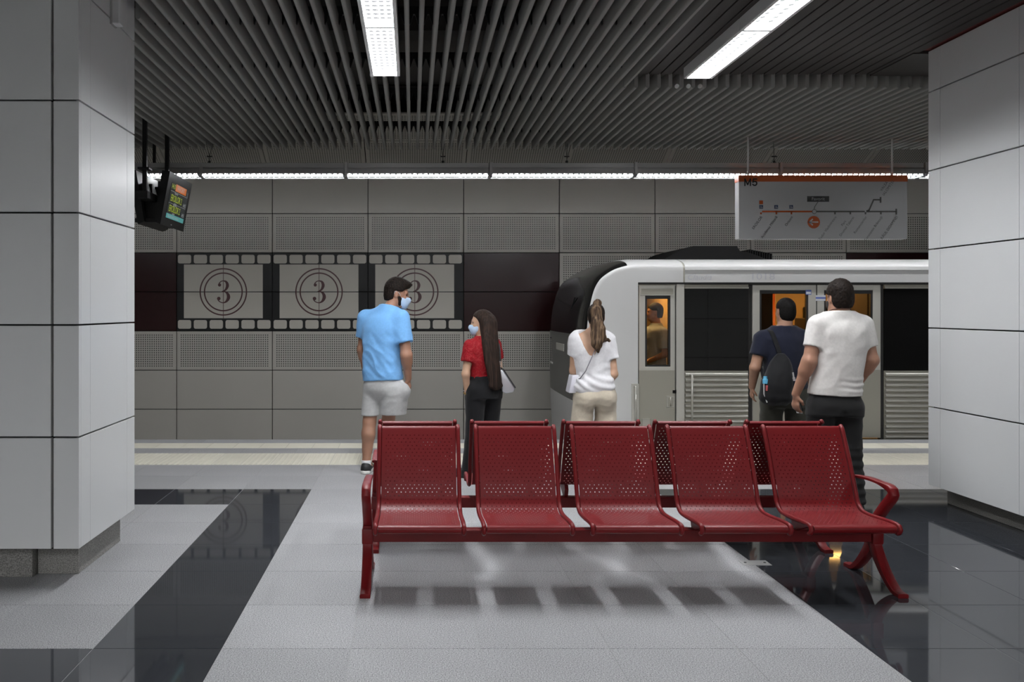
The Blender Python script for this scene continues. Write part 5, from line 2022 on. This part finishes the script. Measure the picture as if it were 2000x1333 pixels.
# ---------------------------------------------------------------- man with the backpack
def man_navy():
    S = 210.0; CX = 1532.0
    X = lambda px: (px - CX) / S
    root = thing('person', 'person in a navy T-shirt and olive trousers carrying a black backpack', 'person', (wx(CX, S), F / S, 0), 'people waiting on the platform')
    Y = -4
    kn = [(.80, .01, 0, .195, .150), (.88, .01, 0, .190, .148), (1.0, .0, 0, .180, .145), (1.12, .0, 0, .190, .142), (1.22, .0, 0, .205, .135), (1.30, .0, .0, .195, .118), (1.36, .0, .01, .150, .095),
          (1.40, .0, .015, .10, .08), (1.425, .005, .018, .074, .072)]
    hd = Head((X(1536), .03, 1.545), -8, 4, 0, .93)
    ls, le, lw = (-.205, 0, 1.285), (-.285, -.03, 1.02), (-.265, .09, .83)
    rs, re, rw = (.205, 0, 1.285), (.26, -.01, 1.02), (.235, .11, .82)
    f = Field((-.45, -.4, 0), (.45, .45, 1.75), .0075)
    hd.skin(f)
    f.add(seg((.005, .0, 1.35), (.018, .015, 1.47), .064, .060), .03)
    f.add(stack(shrink(kn, .025), Y), .03)
    for a, b, c in ((ls, le, lw), (rs, re, rw)):
        f.add(seg(a, b, .058, .046), .04).add(seg(b, c, .049, .030), .02)
    hand(f, lw, (.1, .3, -1), (-.9, 0, 0), .4, .95, -1); hand(f, rw, (-.1, .3, -1), (.9, 0, 0), .4, .95, 1)
    L = (((-.10, 0, .80), (-.135, .0, .44), (-.14, -.01, .09)), ((.10, 0, .80), (.115, .0, .44), (.12, .02, .09)))
    for h_, k_, a_ in L:
        f.add(seg(h_, k_, .088, .06), .03).add(seg(k_, a_, .056, .038), .02)
        f.add(seg(a_, np.array(a_) + V3(0, .11, -.05), .036, .03), .02)
    part('body', f.mesh('body'), 'skin_olive', root)
    eyes(root, hd)
    f = Field((-.45, -.35, .7), (.45, .35, 1.46), .0075)
    f.add(stack(kn, Y), 0)
    sleeve(f, ls, le, .58, .080, .074); sleeve(f, rs, re, .58, .080, .074)
    f.add(seg((-.17, 0, 1.305), (-.03, 0, 1.375), .05, .06), .05).add(seg((.17, 0, 1.305), (.03, 0, 1.375), .05, .06), .05)
    f.cut(lambda P: np.maximum(.83 - P[..., 2], P[..., 2] - 1.408))
    part('tshirt', f.mesh('tshirt'), 'tee_navy', root, folds(.007, 7, 7, 6, .5, 12))
    f = Field((-.4, -.4, .0), (.42, .4, .95), .008)
    f.add(stack([(.66, .0, 0, .19, .15), (.74, .005, 0, .196, .152), (.82, .008, 0, .188, .146), (.90, .008, 0, .180, .14)], Y), 0)
    for h_, k_, a_ in L:
        f.add(seg(h_, k_, .112, .092), .035).add(seg(k_, a_, .090, .078), .03)
    f.cut(lambda P: np.maximum(P[..., 2] - .86, .07 - P[..., 2]))
    f.sub(seg((-.01, -.25, .40), (-.008, -.16, .64), .03, .01), .03)
    part('trousers', f.mesh('trousers'), 'olive', root, folds(.006, 6, 6, 9, .3, 15))
    f = Field(hd.c - .2, hd.c + .2, .006)
    hd.hair_short(f, .009, .066, -.092, .80)
    part('hair', f.mesh('hair'), 'hair_black', root, folds(.002, 90, 90, 90))
    for h_, k_, a_ in L:
        shoe(root, (a_[0], a_[1]), 0, 'shoe_black', 'shoe_black')
    # backpack slung on the left shoulder
    ox, oy = wx(CX, S), F / S
    bag = thing('backpack', 'black backpack hanging from one shoulder with a water bottle', 'backpack', (ox - .16, oy - .2, .68))
    f = Field((-.42, -.45, .6), (.12, .1, 1.3), .0075)
    R = yawR(18)
    f.add(stack([(.695, -.165, -.20, .09, .06), (.73, -.170, -.21, .125, .10), (.82, -.165, -.22, .128, .115), (.95, -.145, -.215, .118, .105), (1.06, -.122, -.195, .092, .075), (1.13, -.108, -.18, .055, .045), (1.16, -.105, -.175, .03, .03)], 18, 2.8), 0)
    f.add(seg((-.265, -.225, .78), (-.250, -.215, .90), .055, .05), .03)
    f.sub(seg((-.285, -.26, .885), (-.14, -.32, .90), .006, .006), .01)
    f.sub(seg((-.06, -.33, 1.05), (-.05, -.35, .80), .006, .006), .012)
    me = f.mesh('bag_body')
    o = part('bag_body', me, 'nylon_black', bag, folds(.007, 8, 8, 8, .3, 20)); o.location = (.16, .2, -.68)
    st = [(-.155, -.02, 1.372), (-.150, -.075, 1.352), (-.135, -.125, 1.27), (-.118, -.160, 1.18), (-.108, -.185, 1.10)]
    for dx_, nm in ((0, 'shoulder_strap'),):
        b = ribbon_bar([(oy + p[1], p[2]) for p in st], .042, .012, 0)
        for i, v in enumerate(b.v):
            zz = v[2]
            b.v[i] = (v[0] + ox + np.interp(zz, [p[2] for p in st[::-1]], [p[0] for p in st[::-1]]), v[1], v[2])
        b.build(nm, 'nylon_black', bag, smooth=math.radians(50))
    pts2 = [(-.165, .02, 1.365), (-.19, .09, 1.30), (-.215, .06, 1.15), (-.235, -.08, .95), (-.235, -.17, .80)]
    MB().tube([(ox + p[0], oy + p[1], p[2]) for p in pts2], .014, 8).build('under_strap', 'nylon_black', bag, smooth=True)
    MB().tube([(ox - .285, oy - .262, .893), (ox - .285, oy - .262, .93), (ox - .285, oy - .262, .938), (ox - .285, oy - .262, .96)], [.024, .024, .017, .017], 14).build('bottle', 'bottle_blue', bag, smooth=math.radians(40))
    MB().tube([(ox - .068, oy - .334, 1.00), (ox - .064, oy - .340, .955)], .007, 6).tube([(ox - .064, oy - .340, .955), (ox - .058, oy - .342, .925)], .012, 6).build('zip_pull', 'zip_pale', bag)
    MB().tube([(ox - .300, oy - .270, .90), (ox - .302, oy - .275, .80), (ox - .275, oy - .278, .725)], .006, 6).build('piping', 'zip_pale', bag)
    MB().cbox(ox - .290, ox - .272, oy - .292, oy - .280, .83, .88, .002).build('side_tag', 'tag_red', bag)
    return root


# ---------------------------------------------------------------- man in the white T-shirt
def man_white():
    S = 250.0; CX = 1640.0
    X = lambda px: (px - CX) / S
    root = thing('person', 'person in a plain white T-shirt and black jeans holding a phone', 'person', (wx(CX, S), F / S, 0), 'people waiting on the platform')
    Y = 4
    kn = [(.80, -.03, 0, .200, .148), (.89, -.040, 0, .196, .146), (1.0, -.030, 0, .188, .142), (1.12, -.012, 0, .184, .140), (1.22, .0, 0, .188, .140), (1.32, .008, 0, .197, .138), (1.42, .008, 0, .194, .125),
          (1.49, .010, .01, .165, .10), (1.535, .006, .012, .105, .085), (1.565, .004, .015, .080, .078)]
    hd = Head((X(1641), .02, 1.652), -10, 0, 0, .98)
    ls, le, lw = (-.178, 0, 1.44), (-.252, -.03, 1.155), (-.320, .05, .895)
    rs, re, rw = (.190, 0, 1.44), (.236, -.02, 1.165), (.185, .13, .935)
    f = Field((-.5, -.4, 0), (.45, .55, 1.85), .0075)
    hd.skin(f)
    f.add(seg((.004, .0, 1.50), (.006, .012, 1.60), .070, .064), .03)
    f.add(stack(shrink(kn, .022), Y), .03)
    for a, b, c in ((ls, le, lw), (rs, re, rw)):
        f.add(seg(a, b, .062, .048), .04).add(seg(b, c, .050, .032), .02)
        m_ = np.array(b) * .75 + np.array(c) * .25
        f.add(seg(b, m_, .05, .051), .03)
    hand(f, lw, (.02, .12, -1), (-.95, -.25, 0), .55, 1.05, -1)
    hand(f, rw, (-.5, .7, .1), (.6, .4, -.3), .5, 1.0, 1)
    L = (((-.135, 0, .83), (-.160, .03, .49), (-.16, .0, .09)), ((.050, -.02, .83), (.055, -.05, .49), (.068, -.11, .09)))
    for h_, k_, a_ in L:
        f.add(seg(h_, k_, .09, .062), .03).add(seg(k_, a_, .058, .040), .02)
        f.add(seg(a_, np.array(a_) + V3(0, .11, -.05), .038, .03), .02)
    part('body', f.mesh('body'), 'skin_tan', root)
    eyes(root, hd)
    f = Field((-.42, -.35, .8), (.42, .35, 1.60), .0072)
    f.add(stack(kn, Y), 0)
    sleeve(f, ls, le, .60, .070, .066, .04); sleeve(f, rs, re, .62, .070, .066, .04)
    f.add(seg((-.150, 0, 1.458), (-.03, 0, 1.52), .055, .06), .05).add(seg((.160, 0, 1.458), (.03, 0, 1.52), .052, .06), .05)
    f.cut(lambda P: np.maximum(.892 + .05 * np.maximum(0, -P[..., 0] - .05) - P[..., 2], P[..., 2] - 1.545 + .12 * P[..., 1]))

    def wr(p):
        a = folds(.008, 5.5, 5.5, 3.4, -1.0, 31)(p) * min(1, max(.15, (1.52 - p[2]) / .15))
        if p[2] < 1.06:
            a += .005 * math.sin(p[2] * 130 + 2.2 * noise.noise(Vector((p[0] * 7, p[1] * 7, p[2] * 3)))) * min(1, (1.06 - p[2]) / .08) * min(1, max(0, (p[0] + .10) * 6))
        return a * min(1, max(.1, (p[2] - .90) / .05))
    part('tshirt', f.mesh('tshirt'), 'tee_white', root, wr)
    f = Field((-.42, -.45, .0), (.42, .4, 1.0), .008)
    f.add(stack([(.74, -.044, -.01, .200, .150), (.82, -.042, -.01, .198, .148), (.88, -.040, 0, .184, .134), (.97, -.035, 0, .165, .12)], Y), 0)
    for h_, k_, a_ in L:
        f.add(seg(np.array(h_) + V3(0, 0, -.04), k_, .108, .082), .035).add(seg(k_, a_, .082, .070), .03)
    f.cut(lambda P: np.maximum(P[..., 2] - .93, .07 - P[..., 2]))
    f.sub(seg((-.045, -.25, .50), (-.043, -.17, .76), .03, .01), .03)
    part('jeans', f.mesh('jeans'), 'denim_black', root, lambda p: folds(.005, 6, 6, 9, .3, 33)(p) + (.004 * math.sin(p[2] * 90) if p[2] < .5 else 0))
    f = Field(hd.c - .2, hd.c + .2, .006)
    hd.hair_short(f, .016, .064, -.078, .80, .008)
    part('hair', f.mesh('hair'), 'hair_dark', root, folds(.005, 40, 40, 40, 0, 3))
    # dark mask edge and cord at the neck
    f = Field(hd.c - .2, hd.c + .2, .006)
    f.add(hd.e((0, .030, -.050), (.068, .092, .080)), 0)
    f.cut(lambda P: np.maximum(np.maximum(hd.loc(P)[..., 2] + .018, -.125 - hd.loc(P)[..., 2]), .028 - hd.loc(P)[..., 1]))
    part('face_mask', f.mesh('face_mask'), 'mask_black', root)
    b = MB().tube([(.005 + .078 * math.cos(t), .008 + .074 * math.sin(t), 1.553 - .018 * math.sin(t)) for t in np.linspace(0, 2 * PI, 25)], .003, 6)
    part('neck_cord', b.mesh('neck_cord'), 'cord', root)
    for h_, k_, a_ in L:
        shoe(root, (a_[0], a_[1]), 4, 'shoe_black', 'shoe_black')
    ox, oy = wx(CX, S), F / S
    ph = thing('mobile_phone', 'black mobile phone held in the hand of the person in white', 'phone', (ox - .295, oy + .08, .80))
    c = np.array([ox - .293, oy + .075, .812])
    b = MB().cbox(-.005, .005, -.036, .036, -.072, .072, .004)
    Rm = Matrix.Rotation(math.radians(-14), 3, 'Y') @ Matrix.Rotation(math.radians(12), 3, 'Z')
    for i, v in enumerate(b.v): b.v[i] = tuple(Vector(c) + Rm @ Vector(v))
    b.build('phone_body', 'phone_black', ph)
    b = MB().cbox(-.0055, -.004, -.0375, .0375, -.0735, .0735, .0005)
    for i, v in enumerate(b.v): b.v[i] = tuple(Vector(c) + Rm @ Vector(v))
    b.build('phone_rim', 'zip_pale', ph)
    return root


# ---------------------------------------------------------------- driver in the cab
def driver():
    base = (3.125, TY - .72, -.02)
    root = thing('person', 'train driver in a pale shirt standing behind the cab door window', 'person', base)
    Y = -78
    kn = [(.80, .0, 0, .17, .125), (.95, .0, 0, .165, .12), (1.10, .0, 0, .165, .125), (1.24, 0, 0, .185, .13), (1.33, 0, 0, .175, .11), (1.38, 0, 0, .11, .08), (1.42, 0, 0, .07, .065)]
    hd = Head((-.02, .0, 1.545), -80, 0, 0, .92)
    f = Field((-.4, -.4, 0), (.4, .4, 1.72), .009)
    hd.skin(f)
    f.add(seg((0, 0, 1.36), (-.01, 0, 1.47), .06, .055), .03)
    f.add(stack(shrink(kn, .02), Y), .03)
    A = (((.03, -.17, 1.29), (.06, -.22, 1.02), (-.14, -.17, .93)), ((-.03, .17, 1.29), (-.0, .22, 1.02), (-.2, .16, .95)))
    for (a, b, c), t in zip(A, (-1, 1)):
        f.add(seg(a, b, .05, .042), .03).add(seg(b, c, .042, .028), .02)
        hand(f, c, (-1, .05, -.1), (0, 0, 1), .5, .95, t)
    L = (((0, -.09, .80), (0, -.10, .44), (.02, -.10, .09)), ((0, .09, .80), (-.02, .10, .44), (0, .10, .09)))
    for h_, k_, a_ in L:
        f.add(seg(h_, k_, .085, .058), .03).add(seg(k_, a_, .054, .036), .02).add(seg(a_, np.array(a_) + V3(-.11, 0, -.05), .036, .03), .02)
    part('body', f.mesh('body'), 'skin_brown', root)
    eyes(root, hd)
    f = Field((-.4, -.4, .8), (.4, .4, 1.46), .009)
    f.add(stack(kn, Y), 0)
    for a, b, c in A:
        sleeve(f, a, b, .75, .070, .064)
    f.cut(lambda P: np.maximum(.86 - P[..., 2], P[..., 2] - 1.405))
    part('shirt', f.mesh('shirt'), 'shirt_pale', root, folds(.006, 7, 7, 6, .5, 44))
    f = Field((-.35, -.35, 0), (.35, .35, .95), .009)
    f.add(stack([(.72, 0, 0, .17, .13), (.90, 0, 0, .17, .125)], Y), 0)
    for h_, k_, a_ in L:
        f.add(seg(h_, k_, .10, .08), .03).add(seg(k_, a_, .08, .07), .03)
    f.cut(lambda P: np.maximum(P[..., 2] - .89, .07 - P[..., 2]))
    part('trousers', f.mesh('trousers'), 'trouser_black', root)
    f = Field(hd.c - .2, hd.c + .2, .008)
    hd.hair_short(f, .009, .066, -.080, .85)
    part('hair', f.mesh('hair'), 'hair_black', root)
    for h_, k_, a_ in L:
        shoe(root, (a_[0], a_[1]), -90, 'shoe_black', 'shoe_black')


man_blue(); woman_red(); woman_white(); man_navy(); man_white(); driver()
